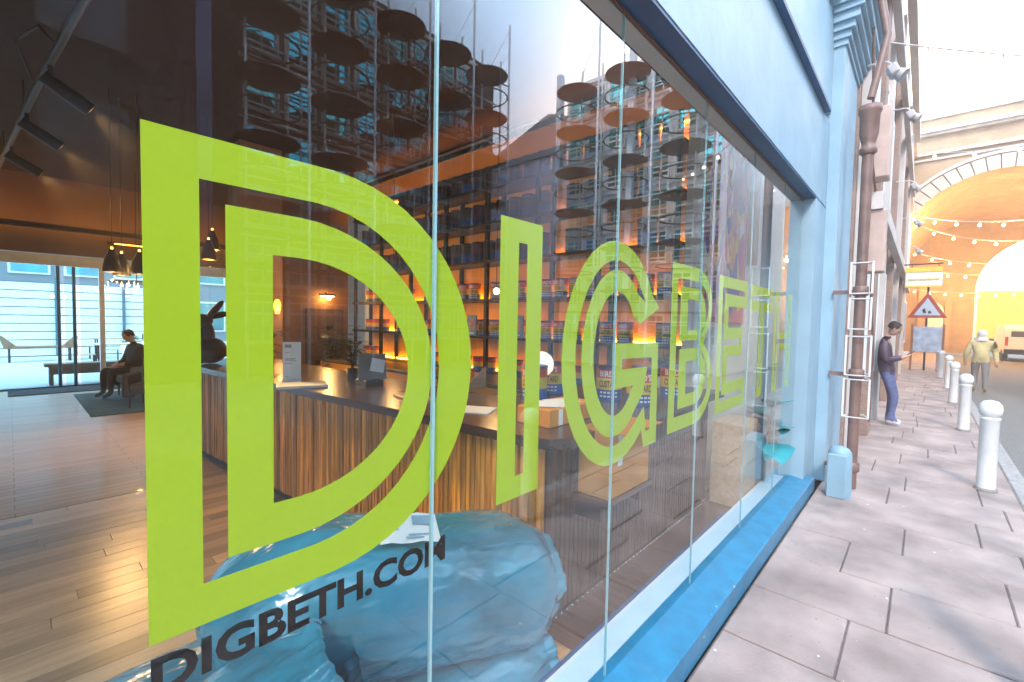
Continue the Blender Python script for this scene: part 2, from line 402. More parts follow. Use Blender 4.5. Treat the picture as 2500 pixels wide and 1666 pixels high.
struct('road', MB().box(-60, 300, -13.0, KERB - 0.002, -0.6, -0.11), ASPH)
struct('ground', MB().box(-300, 900, -400, 400, -1.2, -0.62), ASPH)
YL = mat('yellow_road_paint', (0.50, 0.42, 0.20), 0.7, var=0.25, scale=20)
ym = None

# ================================================================== SHOPFRONT
GY = 0.95
shop = thing('shop_building', 'pale blue painted shopfront wall with deep blue sill and lintel around the long window', 'shop', (0, 0.8, 0))
XL, XR = -4.0, 5.30
GT = 2.927                       # top of the glass
obj('window_sill', MB().prism([(0.765, 0.0), (0.765, 0.128), (0.775, 0.136), (0.938, 0.166), (0.985, 0.166), (0.985, 0.0)], XL, 5.52, 'YZ'), BLUE, shop, 'saturated blue sloping outer sill')
obj('sill_board', MB().box(XL, 5.2, 0.987, 1.115, 0.02, 0.168), WHITE, shop, 'white inner window board')
obj('board_trim', MB().box(XL, 3.82, 1.117, 1.132, 0.0, 0.176), DEEP, shop)
obj('inner_head', MB().box(XL, XR - .05, 0.962, 1.04, GT, GT + .3), GREYP, shop, 'grey inner head board above the glass')
obj('window_bead', MB().box(XL, XR, 0.936, 0.943, GT - .012, GT + .002), mat('brown_bead', (.16, .07, .03), .5), shop)
obj('lintel_underside', MB().box(XL, XR + .02, 0.838, 0.959, GT + .003, GT + .02), DEEP, shop, 'deep blue underside of the lintel')
obj('fascia_wall', MB().box(XL, 5.879, 0.834, 0.958, GT + .021, 3.82), PALE, shop, 'pale blue fascia wall above the window')
obj('fascia_moulding', MB().prism([(0.784, 3.822), (0.784, 3.85), (0.80, 3.90), (0.833, 3.93), (0.955, 3.93), (0.955, 3.822)], XL, 5.55, 'YZ'), DEEP, shop, 'deep blue moulding across the fascia')
obj('upper_wall', MB().box(XL, 5.879, 0.8335, 0.957, 3.931, 7.0), PALE, shop)
obj('wall_pier', MB().box(XR + .001, 5.879, 0.834, 1.30, 0.0, GT + .002), PALE, shop, 'pale blue reveal and flat pier closing the window')
obj('pilaster', MB().bbox(5.881, 7.0, 0.73, 0.93, 0.0, 7.0, 0.012), PALE, shop, 'flat pale blue pilaster')
cm = MB()
for k, (r_, z0, z1) in enumerate(((.02, 4.60, 4.66), (.045, 4.662, 4.73), (.08, 4.732, 4.80), (.12, 4.802, 4.88), (.155, 4.882, 4.94), (.19, 4.942, 5.04), (.23, 5.042, 5.11))):
    cm.box(5.881 - r_, 7.0 + r_, 0.73 - r_, 0.729, z0, z1); cm.box(5.881 - r_, 5.8795, 0.7295, 0.832, z0, z1)
obj('capital', cm, PALE, shop, 'stepped moulded capital on the pilaster')
cm2 = MB()
for r_, z0, z1 in ((0.03, 4.90, 4.95), (0.06, 4.952, 5.0), (0.10, 5.002, 5.10), (0.14, 5.102, 5.16)):
    cm2.box(XL, 5.60, 0.8325 - r_, 0.8325, z0, z1)
obj('cornice', cm2, PALE, shop, 'thin stacked cornice mouldings across the wall')
# panes with greenish glass edges
jx = [-3.07, -2.12, -1.17, -0.205, 0.744, 1.683, 2.637, 3.609, 4.56, XR]
xs = [XL] + jx
for a, b in zip(xs[:-1], xs[1:]):
    g = 0.0045
    me = MB().box(a + g, b - g, GY - 0.0055, GY + 0.0055, 0.167, 2.923).mesh('glass_pane', [CLEAR, FRONTGLASS])
    fix(me)
    for p in me.polygons: p.material_index = 1 if p.normal.y < -0.5 else 0
    o = bpy.data.objects.new('glass_pane', me); link(o, shop)
for a in jx[:-1]:
    jw = 0.0038 if abs(a - .744) < .01 else 0.0032
    obj('glazing_joint', MB().box(a - jw, a + jw, GY - 0.0045, GY + 0.0045, 0.168, 2.922), GLASSEDGE, shop)

# lettering on the glass -------------------------------------------------
LY = GY + 0.0066      # vinyl stuck to the inner face of the panes
def letter(name, word, loops, label):
    o = obj(name, filled(loops, LY, 0.0006, name), LIME)
    o.data.materials.clear(); o.data.materials.append(LIME)
    return tag(o, label, 'window letter', 'large lime letters on the shop window')
Dlo = lambda x0, x1, c, z0, z1, rx: [(x0, z0), (c, z0)] + ell(c, (z0 + z1) / 2, rx, (z1 - z0) / 2, -88, 88) + [(c, z1), (x0, z1)]
letter('letter_d', 'D', [Dlo(.149, 0, .465, 1.112, 1.995, .419), Dlo(.229, 0, .425, 1.188, 1.919, .344), Dlo(.2695, 0, .395, 1.222, 1.882, .350), Dlo(.351, 0, .395, 1.303, 1.800, .275)], 'large lime letter D with an inline, first of the word')
letter('letter_i', 'I', [[(.998, 1.108), (1.2, 1.108), (1.2, 1.997), (.998, 1.997)], [(1.082, 1.18), (1.124, 1.18), (1.124, 1.926), (1.082, 1.926)]], 'large lime letter I, narrow block with a slot inside')
gc, gz = 1.715, 1.548
S0 = [(2.118, 1.755)] + ell(gc, gz, .392, .470, 34, 308) + [(1.961, 1.189), (1.992, 1.098), (2.125, 1.097), (2.118, 1.588), (1.681, 1.592), (1.681, 1.40), (1.88, 1.40)] + ell(gc, gz, .18, .262, 322, 38)[0:] + [(1.922, 1.676)]
C0 = [(1.974, 1.774)] + ell(gc, gz, .305, .392, 52, 300) + [(1.985, 1.29), (2.008, 1.20), (2.010, 1.17), (2.049, 1.169), (2.055, 1.519), (1.763, 1.524), (1.766, 1.479), (2.010, 1.477), (1.975, 1.36)] + ell(gc, gz, .265, .352, 312, 48)
letter('letter_g', 'G', [S0, C0], 'large lime letter G with an inline, third of the word')
BS = [(2.259, 1.109), (2.62, 1.109)] + ell(2.62, 1.345, .27, .236, -88, 60, 16) + [(2.735, 1.572)] + ell(2.60, 1.785, .255, .209, -50, 88, 16) + [(2.6, 1.994), (2.259, 1.994)]
BH = [(2.335, 1.185), (2.62, 1.185)] + ell(2.62, 1.345, .21, .16, -88, 62, 14) + [(2.66, 1.563)] + ell(2.60, 1.775, .195, .143, -58, 88, 14) + [(2.6, 1.918), (2.335, 1.918)]
def Dh(x0, c, z0, z1, rx): return [(x0, z0), (c, z0)] + ell(c, (z0 + z1) / 2, rx, (z1 - z0) / 2, -88, 88, 16) + [(c, z1), (x0, z1)]
letter('letter_b', 'B', [BS, BH, Dh(2.375, 2.60, 1.59, 1.878, .155), Dh(2.475, 2.58, 1.645, 1.815, .09), Dh(2.38, 2.61, 1.224, 1.545, .175), Dh(2.48, 2.59, 1.295, 1.476, .11)], 'large lime letter B with two counters, fourth of the word')
ES = [(2.97, 1.111), (3.585, 1.111), (3.585, 1.30), (3.17, 1.30), (3.17, 1.47), (3.48, 1.47), (3.48, 1.66), (3.17, 1.66), (3.17, 1.80), (3.575, 1.80), (3.575, 1.99), (2.97, 1.99)]
EC = [(3.045, 1.185), (3.53, 1.185), (3.53, 1.222), (3.085, 1.222), (3.085, 1.545), (3.43, 1.545), (3.43, 1.585), (3.085, 1.585), (3.085, 1.88), (3.525, 1.88), (3.525, 1.918), (3.045, 1.918)]
letter('letter_e', 'E', [ES, EC], 'large lime letter E with three arms, fifth of the word')
TS = [(3.92, 1.115), (4.065, 1.115), (4.065, 1.79), (4.33, 1.79), (4.33, 1.98), (3.66, 1.98), (3.66, 1.79), (3.92, 1.79)]
TC = [(3.975, 1.19), (4.01, 1.19), (4.01, 1.865), (4.28, 1.865), (4.28, 1.905), (3.71, 1.905), (3.71, 1.865), (3.975, 1.865)]
letter('letter_t', 'T', [TS, TC], 'large lime letter T, pale, on the glass before the final letter')
HS = [(4.40, 1.11), (4.58, 1.11), (4.58, 1.46), (4.89, 1.46), (4.89, 1.11), (5.07, 1.11), (5.07, 1.975), (4.89, 1.975), (4.89, 1.62), (4.58, 1.62), (4.58, 1.975), (4.40, 1.975)]
HC = [(4.47, 1.17), (4.51, 1.17), (4.51, 1.52), (4.96, 1.52), (4.96, 1.17), (5.0, 1.17), (5.0, 1.915), (4.96, 1.915), (4.96, 1.56), (4.51, 1.56), (4.51, 1.915), (4.47, 1.915)]
letter('letter_h', 'H', [HS, HC], 'large lime letter H beside the blue reveal, last of the word')
wa = thing('web_address', 'small black lettering of a web address under the large D', 'lettering', (0.15, LY, 1.02))
full = text_mesh('DIGBETH.COM', 'tmp', 0.0006, 0.034); bx0, bx1, by0, by1 = bounds(full)
adv = 0.0
cur = 0
for i, ch in enumerate('DIGBETH.COM'):
    pre = text_mesh('DIGBETH.COM'[:i + 1], 'tmp', 0.0006, 0.034); e1 = bounds(pre)[1]
    me = text_mesh(ch, 'letter', 0.0006, 0.034); b0, b1, _, _ = bounds(me)
    sx = (0.798 - 0.151) / (bx1 - bx0); sz = 0.070 / (by1 - by0)
    sh = e1 - b1
    fit(me, lambda c: Vector((0.151 + (c.x + sh - bx0) * sx, LY - c.z, 1.017 + (c.y - by0) * sz)))
    me.materials.clear(); me.materials.append(BLACKV)
    obj('letter', me, None, wa)

# guard stone -------------------------------------------------------------
gd = thing('guard_post', 'squat pale blue wheel guard at the foot of the pilaster', 'guard', (5.45, 0.6, 0))
gm = MB()
gm.lathe([(0.105, 0.0), (0.105, 0.05), (0.10, 0.40), (0.095, 0.44), (0.075, 0.475), (0.04, 0.495), (0.0, 0.50)], (5.52, 0.565, 0.0), 20)
obj('cap', gm, mat('guard_blue', (0.24, 0.38, 0.46), 0.5, var=0.1, scale=5), gd)
obj('face_strip', MB().bbox(5.405, 5.45, 0.50, 0.655, 0.0, 0.43, 0.008), mat('guard_blue', (0, 0, 0)), gd)

# drainpipe ---------------------------------------------------------------
PIPE = mat('brown_iron_pipe', (0.20, 0.115, 0.09), 0.45, var=0.2, scale=7)
dp = thing('drainpipe', 'brown cast iron rainwater pipe with a hopper collar beside the pilaster', 'drainpipe', (5.86, 0.5, 0))
obj('pipe', MB().cyl((5.86, 0.5, 0.012), (5.86, 0.5, 3.42), 0.048, n=20), PIPE, dp)
obj('hopper', MB().lathe([(0.056, 3.42), (0.075, 3.44), (0.075, 3.48), (0.06, 3.50), (0.06, 3.54), (0.08, 3.62), (0.085, 3.82), (0.098, 3.84), (0.098, 3.90), (0.08, 3.90)], (5.86, 0.5, 0), 20), PIPE, dp)
for z in (0.18, 1.15, 2.0):
    obj('collar', MB().lathe([(0.056, z), (0.068, z + .01), (0.068, z + .09), (0.056, z + .1)], (5.86, 0.5, 0), 20), PIPE, dp)
    obj('bracket', MB().box(5.83, 5.89, 0.556, 0.729, z + .02, z + .06), PIPE, dp)
obj('branch', MB().tube([(5.86, 0.5, 3.98), (5.88, 0.46, 4.2), (5.95, 0.40, 4.6), (6.0, 0.5, 5.2), (6.0, 0.55, 7.5)], 0.035, 10), PIPE, dp)
FRM = mat('menu_frame_white', (0.72, 0.70, 0.66), 0.4, var=0.05)
for k, (z0, z1, w) in enumerate(((2.02, 2.34, .10), (1.66, 1.98, .10), (1.19, 1.60, .115), (0.76, 1.16, .12))):
    fr = thing('cable_frame', ['topmost', 'second highest', 'third', 'lowest'][k] + ' of the thin white rectangular frames strapped round the brown drainpipe', 'frame', (5.86, 0.5, z0))
    mm = MB()
    for yy in (0.5 - w, 0.5 + w * .75): mm.box(5.745, 5.765, yy - .008, yy + .008, z0, z1)
    obj('upright', mm, FRM, fr)
    for zz in (z0, z1 - .014): 
        obj('strap', MB().tube([(5.755, 0.5 - w, zz), (5.80, 0.5 - w * .9, zz + .01), (5.93, 0.5 - w * .6, zz + .01), (5.94, 0.5 + w * .5, zz), (5.80, 0.5 + w * .72, zz), (5.755, .5 + w * .75, zz)], 0.007, 6, closed=True), FRM, fr)

# ================================================================== NEIGHBOURING BUILDINGS ALONG THE STREET
PINKB = brick_mat('warm_brown_brick', (0.48, 0.31, 0.25), (0.40, 0.26, 0.20), (0.42, 0.36, 0.32), 5.0)
STONEP = mat('pale_stone_render', (0.56, 0.50, 0.46), 0.85, var=0.12, scale=1.4)
nb = thing('terrace_building', 'tall brown brick building continuing the street wall past the drainpipe', 'building', (14, 1.2, 0))
obj('wall', MB().box(7.002, 22.9, 0.70, 3.5, 0.0, 8.6), PINKB, nb)
for i, x in enumerate((7.05, 8.9, 10.6, 13.4, 16.2, 19.0, 21.8)):
    obj('pier', MB().bbox(x, x + 0.42, 0.58, 0.699, 0.0, 8.6, 0.01), STONEP if i % 2 == 0 else PINKB, nb)
for z, d in ((3.2, .12), (6.6, .10), (8.6, .16)):
    obj('string_course', MB().box(7.48, 22.9, 0.575 - d, 0.5785, z, z + 0.22), STONEP, nb)
WIN = mat('dark_window_glass', (0.05, 0.06, 0.07), 0.08, var=0.2, spec=0.8)
for x in (7.5, 9.3, 11.2, 14.0, 16.8, 19.6):
    for z0, z1 in ((0.9, 2.8), (4.0, 5.9)):
        w = obj('window', MB().box(x, x + 1.3, 0.64, 0.698, z0, z0 + .08).box(x, x + 1.3, 0.64, 0.698, z1 - .08, z1).box(x, x + .07, 0.64, 0.698, z0 + .081, z1 - .081).box(x + 1.23, x + 1.3, 0.64, 0.698, z0 + .081, z1 - .081).box(x + .62, x + .68, 0.65, 0.698, z0 + .081, z1 - .081), WHITE, nb)
        obj('pane', MB().box(x + .071, x + 1.229, 0.675, 0.694, z0 + .082, z1 - .082), WIN, w)
tw = thing('tall_pale_building', 'tall pale rendered building rising before the railway arch', 'building', (26, 1.2, 0))
obj('wall', MB().box(22.95, 29.6, 0.72, 6, 0.0, 10.2), STONEP, tw)
for z in (3.4, 7.2, 9.9): obj('string_course', MB().box(22.95, 29.6, 0.60, 0.719, z, z + .25), STONEP, tw)
for x in (23.6, 25.6, 27.6):
    for z0 in (1.0, 4.4):
        w = obj('window', MB().box(x, x + 1.1, 0.66, 0.718, z0, z0 + .09).box(x, x + 1.1, 0.66, 0.718, z0 + 1.8, z0 + 1.9).box(x, x + .08, 0.66, 0.718, z0 + .091, z0 + 1.799).box(x + 1.02, x + 1.1, 0.66, 0.718, z0 + .091, z0 + 1.799), WHITE, tw)
        obj('pane', MB().box(x + .081, x + 1.019, 0.69, 0.714, z0 + .092, z0 + 1.798), WIN, w)
# services on the wall
def floodlight(x, y, z, label, s=1.0):
    t = thing('wall_floodlight', label, 'floodlight', (x, 0.6, z), 'floodlights and lamps on the street wall')
    obj('arm', MB().tube([(x, 0.575, z + .25 * s), (x, y + .05, z + .22 * s), (x, y, z + .12 * s)], 0.018 * s, 8), STONEP, t)
    obj('housing', MB().bbox(x - .13 * s, x + .13 * s, y - .10 * s, y + .08 * s, z - .10 * s, z + .12 * s, .02).turned(R(-25), (x, y, z), 'X'), mat('floodlight_grey', (0.45, 0.40, 0.38), 0.5), t)
    obj('shade', MB().cyl((x, y - .06 * s, z - .02), (x, y - .16 * s, z - .12 * s), .09 * s, .13 * s, 16), mat('floodlight_grey', (0, 0, 0)), t)
floodlight(6.25, 0.36, 4.35, 'floodlight high on the wall just above the drainpipe hopper', .55)
floodlight(9.4, 0.30, 4.95, 'bracketed floodlight on the brick wall between the pipe and the arch', .6)
floodlight(12.4, 0.28, 4.55, 'small hooded lamp under the stone band of the brick wall', .6)
floodlight(15.2, 0.25, 4.3, 'pale hooded lamp on the wall above the yellow hanging sign', .6)
floodlight(18.3, 0.25, 4.0, 'farthest pale hooded lamp on the brick wall near the arch', .6)
cb = thing('wall_cable', 'dark cable running down the brick wall past the lamps', 'cable', (7.7, .56, 2))
obj('cable', MB().tube([(6.3, .55, 6.2), (6.4, .55, 4.9), (6.9, .54, 3.6), (7.6, .54, 3.4), (7.62, .54, 2.2), (8.4, .54, 1.4), (8.4, .54, .3)], 0.014, 6), PIPE, cb)
for i, (x, z, h) in enumerate(((7.5, 3.6, .9), (7.52, 2.4, .8))):
    t = obj('meter_box', MB().bbox(x, x + .3, 0.42, 0.699, z, z + h, .015), mat('box_pink', (0.50, 0.36, 0.30), .6)); tag(t, ['upper', 'lower'][i] + ' pinkish service box fixed to the brick wall behind the drainpipe', 'service box', 'service boxes on the brick wall')
hs = thing('hanging_sign', 'yellow and white pub style sign projecting from the street wall', 'sign', (15.5, 0.55, 3.3))
YEL = mat('sign_yellow', (0.75, 0.50, 0.06), .5); 
obj('board', MB().bbox(15.45, 15.52, -0.28, 0.42, 2.72, 3.22, .01), mat('sign_cream', (.78, .74, .60), .5), hs)
obj('top_band', MB().box(15.435, 15.449, -0.28, 0.42, 3.10, 3.22).box(15.435, 15.449, -0.28, .42, 2.72, 2.76).box(15.435, 15.449, -.22, .36, 2.90, 2.93), YEL, hs)
obj('bracket', MB().tube([(15.48, 0.575, 3.3), (15.48, -0.28, 3.3)], .015, 8).cyl((15.48, -0.2, 3.22), (15.48, -0.2, 3.3), .008).cyl((15.48, 0.3, 3.22), (15.48, 0.3, 3.3), .008), BLACKM, hs)

# ================================================================== RAILWAY BRIDGE
VB = brick_mat('viaduct_brick', (0.66, 0.43, 0.24), (0.55, 0.35, 0.20), (0.5, 0.40, 0.28), 4.0)
AC, AZ, AR = -2.45, 5.3, 3.62
br = thing('railway_bridge', 'brick railway viaduct with a wide round arch spanning the end of the street', 'bridge', (31, AC, 0))
def archwall(x0, x1, y0, y1, ztop, c, zc, r, n=28):
    pts = [(c + r * math.cos(R(180 * i / n)), zc + r * math.sin(R(180 * i / n))) for i in range(n + 1)]
    mb = MB(); vs = []; 
    for xx in (x0, x1):
        vs += [(xx, p[0], p[1]) for p in pts] + [(xx, p[0], ztop) for p in pts]
    N_ = n + 1; fs = []
    for i in range(n):
        fs.append((i, i + 1, N_ + i + 1, N_ + i)); fs.append((2 * N_ + i, 2 * N_ + i + 1, 3 * N_ + i + 1, 3 * N_ + i))
        fs.append((i, i + 1, 2 * N_ + i + 1, 2 * N_ + i)); fs.append((N_ + i, N_ + i + 1, 3 * N_ + i + 1, 3 * N_ + i))
    mb.add(vs, fs)
    mb.box(x0, x1, c + r, y1, 0.0, ztop); mb.box(x0, x1, y0, c - r, 0.0, ztop)
    return mb
obj('arch_wall', archwall(30, 44, -30, 20, 10.9, AC, AZ, AR), VB, br)
# jambs below springing are the box sides; voussoirs proud of the face
VS = mat('voussoir_stone', (0.52, 0.44, 0.36), .8, var=.2, scale=3)
for i in range(27):
    a0 = 180 * i / 27 + .35; a1 = 180 * (i + 1) / 27 - .35
    pl = [(AC + q * math.cos(R(a)), AZ + q * math.sin(R(a))) for q, a in ((AR + .003, a0), (AR + .62, a0), (AR + .62, a1), (AR + .003, a1))]
    obj('voussoir', MB().prism(pl, 29.9, 29.998, 'YZ'), VS, br)
obj('hood_moulding', MB().prism(ell(AC, AZ, AR + .80, AR + .80, 0, 180, 40) + ell(AC, AZ, AR + .66, AR + .66, 180, 0, 40), 29.86, 29.997, 'YZ'), VS, br)
for z, d, h in ((9.75, .10, .10), (10.0, .18, .14), (10.9, .22, .12), (11.022, .35, .2)):
    obj('cornice', MB().box(30 - d, 30 - .003 if z < 10.85 else 31, -30, 20, z, z + h), VS, br)
obj('parapet', MB().box(30.1, 30.6, -30, 20, 11.224, 11.75), VB, br)
obj('coping', MB().box(30.0, 30.7, -30, 20, 11.752, 11.9), VS, br)
# inner, lower opening at the far end of the tunnel
br2 = thing('tunnel_end_wall', 'far brick wall of the tunnel with a smaller bright opening', 'wall', (45, AC - 2.2, 0))
obj('arch_wall', archwall(44.01, 44.6, -30, 20, 10.5, -6.0, 4.3, 3.55), VB, br2)
for i, (y, z0, z1, w) in enumerate(((0.4, .1, 4.6, .6), (-1.0, .1, 3.6, .35))):
    obj('pier', MB().box(43.7, 44.0, y - w, y, 0, z1), VB, br2)
nic = obj('arched_panel', MB().prism([(-.95, .1), (-.05, .1), (-.05, 2.9)] + ell(-.5, 2.9, .45, .55, 0, 180, 12) + [(-.95, 2.9)], 43.6, 43.69, 'YZ'), mat('panel_pale', (.60, .62, .66), .6)); tag(nic, 'tall pale panel with a rounded top inside the tunnel behind the warning sign', 'panel')
TY = mat('lorry_yellow', (0.80, 0.52, 0.03), .4)
ly = thing('yellow_lorry', 'yellow box lorry seen beyond the tunnel opening', 'lorry', (58, -5.5, 0))
obj('cargo_box', MB().bbox(56, 62, -8.4, -3.3, 0.9, 5.0, .05), TY, ly)
obj('chassis', MB().box(56, 64, -8.0, -3.7, 0.45, 0.88), BLACKM, ly)
obj('cab', MB().bbox(62.1, 64.2, -8.0, -3.7, 0.89, 3.4, .08), WHITE, ly)
for x in (57.2, 60.5, 63.2):
    for y in (-7.9, -3.95): obj('wheel', MB().cyl((x, y, .5), (x, y + .3, .5), .5, n=20), BLACKM, ly)
def van(loc, label):
    x, y = loc; t = thing('white_van', label, 'van', (x, y, 0))
    b = MB().prism([(x, .35), (x, 1.75), (x + .15, 2.0), (x + 3.6, 2.0), (x + 4.4, 1.25), (x + 5.2, 1.05), (x + 5.3, .35)], y - .95, y + .95, 'XZ')
    obj('body', b, WHITE, t)
    obj('rear_window', MB().box(x - .012, x - .001, y - .70, y - .08, 1.3, 1.62).box(x - .012, x - .001, y + .08, y + .70, 1.3, 1.62), WIN, t)
    for s in (-1, 1): obj('tail_light', MB().box(x - .02, x - .001, y + s * .86 - .06, y + s * .86 + .06, .8, 1.3), mat('red_lens', (.4, .02, .01), .3), t)
    obj('bumper', MB().bbox(x - .1, x - .002, y - .95, y + .95, .32, .6, .02), BLACKM, t)
    for xx in (x + .9, x + 4.2):
        for yy in (y - .97, y + .72): obj('wheel', MB().cyl((xx, yy, .22), (xx, yy + .25, .22), .33, n=18), BLACKM, t)
van((38, -4.35), 'white van parked with its back to us in the tunnel')
bpy.data.objects['white_van'].location.z = -.11 + .11

# festoon strings
FW = mat('festoon_cable', (0.55, 0.45, 0.42), .6)
FB = mat('festoon_bulb', (0.9, 0.86, 0.78), .3, emit=(1, .8, .5), estr=3.0)
def festoon(p, q, sag, nb_, label, r=.012, bs=.05, glow=0):
    p = Vector(p); q = Vector(q); t = thing('festoon_string', label, 'string lights', tuple(p), 'festoon strings over the street')
    pts = [p.lerp(q, i / 24) - Vector((0, 0, sag * 4 * (i / 24) * (1 - i / 24))) for i in range(25)]
    obj('cable', MB().tube(pts, r, 6), FW, t)
    for k in range(nb_):
        u = (k + .5) / nb_; c = p.lerp(q, u) - Vector((0, 0, sag * 4 * u * (1 - u)))
        b = obj('bulb_holder', MB().cyl(c - Vector((0, 0, .005)), c - Vector((0, 0, bs * 1.6)), bs * .5, bs * .6, 10), FW, t)
        obj('bulb', MB().sphere(c - Vector((0, 0, bs * 2.3)), bs, 10), FB, b)
        if glow and k % 3 == 1:
            l = bpy.data.lights.new('bulb_glow', 'POINT'); l.energy = glow; l.color = (1, .62, .25); l.shadow_soft_size = .1
            lo = bpy.data.objects.new('bulb_glow', l); lo.location = c - Vector((0, 0, .4)); COL.objects.link(lo); lo.parent = t; lo.matrix_parent_inverse = Matrix.Translation(-t.location)
festoon((8.2, .54, 5.6), (20, -7, 8.0), .3, 9, 'string of bulbs crossing high above the pavement to the far side')
for i, (x, z0, z1, s) in enumerate(((30.3, 7.4, 7.0, .6), (33.0, 7.6, 6.6, 1.0), (36.0, 6.4, 6.0, .9), (38.5, 5.6, 5.4, .6), (41.5, 4.4, 4.2, .3))):
    festoon((x, 1.0, z0), (x, -5.9, z1), s, 9, ['bulb string nearest the arch face', 'second bulb string from the arch face, sagging deepest', 'third bulb string inside the tunnel', 'fourth bulb string inside the tunnel', 'lowest and farthest bulb string in the tunnel'][i], .022, .07, 110)
festoon((22.5, .5, 8.1), (20, -7.5, 7.6), .5, 8, 'bulb string crossing in front of the bridge')

# ================================================================== OPPOSITE SIDE (seen in the glass)
GREYW = mat('white_window_frame', (.90, .87, .80), .5, var=.05)
TEAL = mat('teal_glazing', (0.08, 0.72, 0.95), 0.04, metal=.9, var=.25, scale=.8)
TEALG = mat('green_glazing', (0.16, 0.70, 0.66), 0.05, metal=.85, var=.4, scale=.8)
BRR = mat('brown_render', (0.13, 0.085, 0.06), .85, var=.2, scale=.6)
PALER = mat('pale_green_render', (0.86, 0.86, 0.82), .85, var=.12, scale=.6)
def grid_facade(root, along, fixed, u0, u1, zrows, bay, face, wallmat, panes, sgn):
    # windows on a facade: along = 'X' (facade plane Y=fixed) or 'Y' (plane X=fixed); face points to -sgn
    frame_me = {}
    i = 0; u = u0
    while u + bay <= u1 + 1e-6:
        for k, z in enumerate(zrows):
            w = bay - .16; h = 1.22
            key = 0
            if key not in frame_me:
                mb = MB()
                def bar(a, b, c, d, t0=0.0, t1=.07): mb.box(a, b, t0, t1, c, d)
                bar(0, w, 0, .06); bar(0, w, h - .06, h); bar(0, .06, .061, h - .061); bar(w - .06, w, .061, h - .061)
                bar(w / 2 - .02, w / 2 + .02, .061, h - .061, .01, .06)
                for zz in (h * .36, h * .68): bar(.061, w / 2 - .021, zz - .018, zz + .018, .01, .06); bar(w / 2 + .021, w - .061, zz - .018, zz + .018, .01, .06)
                bar(-.04, w + .04, -.05, -.001, 0, .14)
                if along == 'Y':
                    mb.v = [(-v[1], v[0], v[2]) for v in mb.v]
                fm = mb.mesh('window', GREYW); fix(fm)
                pb = MB().box(.061, w - .061, .012, .03, .061, h - .061)
                if along == 'Y': pb.v = [(-v[1], v[0], v[2]) for v in pb.v]
                pms = []
                for pmat in panes: pm = pb.mesh('pane', pmat); fix(pm); pms.append(pm)
                frame_me[key] = (fm, pms)
            fm, pms = frame_me[key]
            o = bpy.data.objects.new('window', fm)
            o.location = (u + .08, fixed, z) if along == 'X' else (fixed, u + .08, z)
            COL.objects.link(o); o.parent = root; o.matrix_parent_inverse = Matrix.Translation(-root.location)
            pidx = (k + i * 3 + (i * k) % 5) % len(pms)
            p = bpy.data.objects.new('pane', pms[pidx]); COL.objects.link(p); p.parent = o
        u += bay; i += 1
YA = -12.7
ba = thing('courtyard_office_block', 'long office block of gridded teal windows reflected left of the sky', 'building', (8, YA - 2, 0))
obj('wall', MB().box(4.45, 14.6, YA - 2.4, YA, -.6, 12.7), BRR, ba)
zr = [0.9 + 1.68 * k for k in range(7)]
grid_facade(ba, 'X', YA + .002, 4.5, 14.5, zr, 1.12, 1, BRR, [TEAL, TEALG, TEAL], 1)
for k in range(7): obj('ledge', MB().box(4.45, 14.6, YA + .001, YA + .16, zr[k] + 1.36, zr[k] + 1.44), GREYW, ba)
tr = MB()
x = 4.5
while x < 14.7: tr.box(x - .03, x + .03, YA + .42, YA + .48, -.1, 12.9); x += 1.12
for k in range(14): tr.box(4.45, 14.6, YA + .36, YA + .41, .7 + .84 * k + .2, .75 + .84 * k + .2)
obj('steel_trellis', tr, GREYW, ba)
XB = 17.0
bb = thing('courtyard_end_block', 'end block of gridded green windows facing up the street, reflected right of the sky', 'building', (XB + 2, -7, 0))
obj('wall', MB().box(XB, XB + 8, -10.4, -3.3, -.6, 12.1), PALER, bb)
zr2 = [0.8 + 1.62 * k for k in range(7)]
grid_facade(bb, 'Y', XB - .002, -10.3, -3.35, zr2, 0.98, 1, PALER, [TEALG, mat('dark_teal_glazing', (.015, .09, .10), .12, var=.4, scale=.8), TEALG], 1)
tr = MB(); y = -10.3
while y < -3.2: tr.box(XB - .48, XB - .42, y - .03, y + .03, -.1, 12.3); y += .98
for k in range(14): tr.box(XB - .41, XB - .36, -10.4, -3.3, .9 + .81 * k, .95 + .81 * k)
obj('steel_trellis', tr, GREYW, bb)
for k in range(7): obj('ledge', MB().box(XB - .16, XB - .001, -10.4, -3.3, zr2[k] + 1.34, zr2[k] + 1.42), GREYW, bb)
for y in (-10.38, -6.9, -3.34): obj('white_column', MB().box(XB - .7, XB - .49, y - .12, y + .12, -.1, 12.4), WHITE, bb)
bc = thing('far_courtyard_building', 'lower grey roofed building closing the courtyard gap between the two window blocks', 'building', (27, -14, 0))
obj('wall', MB().box(25.5, 34, -26, -10.5, -.6, 13.2), mat('lilac_render', (.36, .34, .40), .8, var=.12, scale=.5), bc)
obj('roof', MB().prism([(-26.2, 13.2), (-18, 16.0), (-10.4, 13.2)], 25.3, 34, 'YZ'), mat('grey_roof', (.16, .15, .16), .8), bc)
be = thing('gap_blue_standin', 'added dark blue block standing in for sky in the narrow gap beside the dark warehouse', 'building', (12, -36, 0))  # added block, gives the reflected gap its dark sky blue
obj('wall', MB().box(4, 24, -44, -32, -.6, 24), mat('gap_sky_blue', (.035, .07, .20), .6, var=.1, scale=.4), be)
obj('parapet', MB().box(3.9, 24.1, -31.999, -31.9, 23.4, 24.2), GREYW, be)
bd = thing('dark_brick_warehouse', 'dark brick warehouse opposite the left end of the window', 'building', (-3, YA - 1, 0))
obj('wall', MB().box(-12, 3.40, YA - 8, YA + .3, -.6, 16), brick_mat('dark_brick', (.06, .035, .025), (.045, .025, .02), (.06, .05, .045), 4), bd)
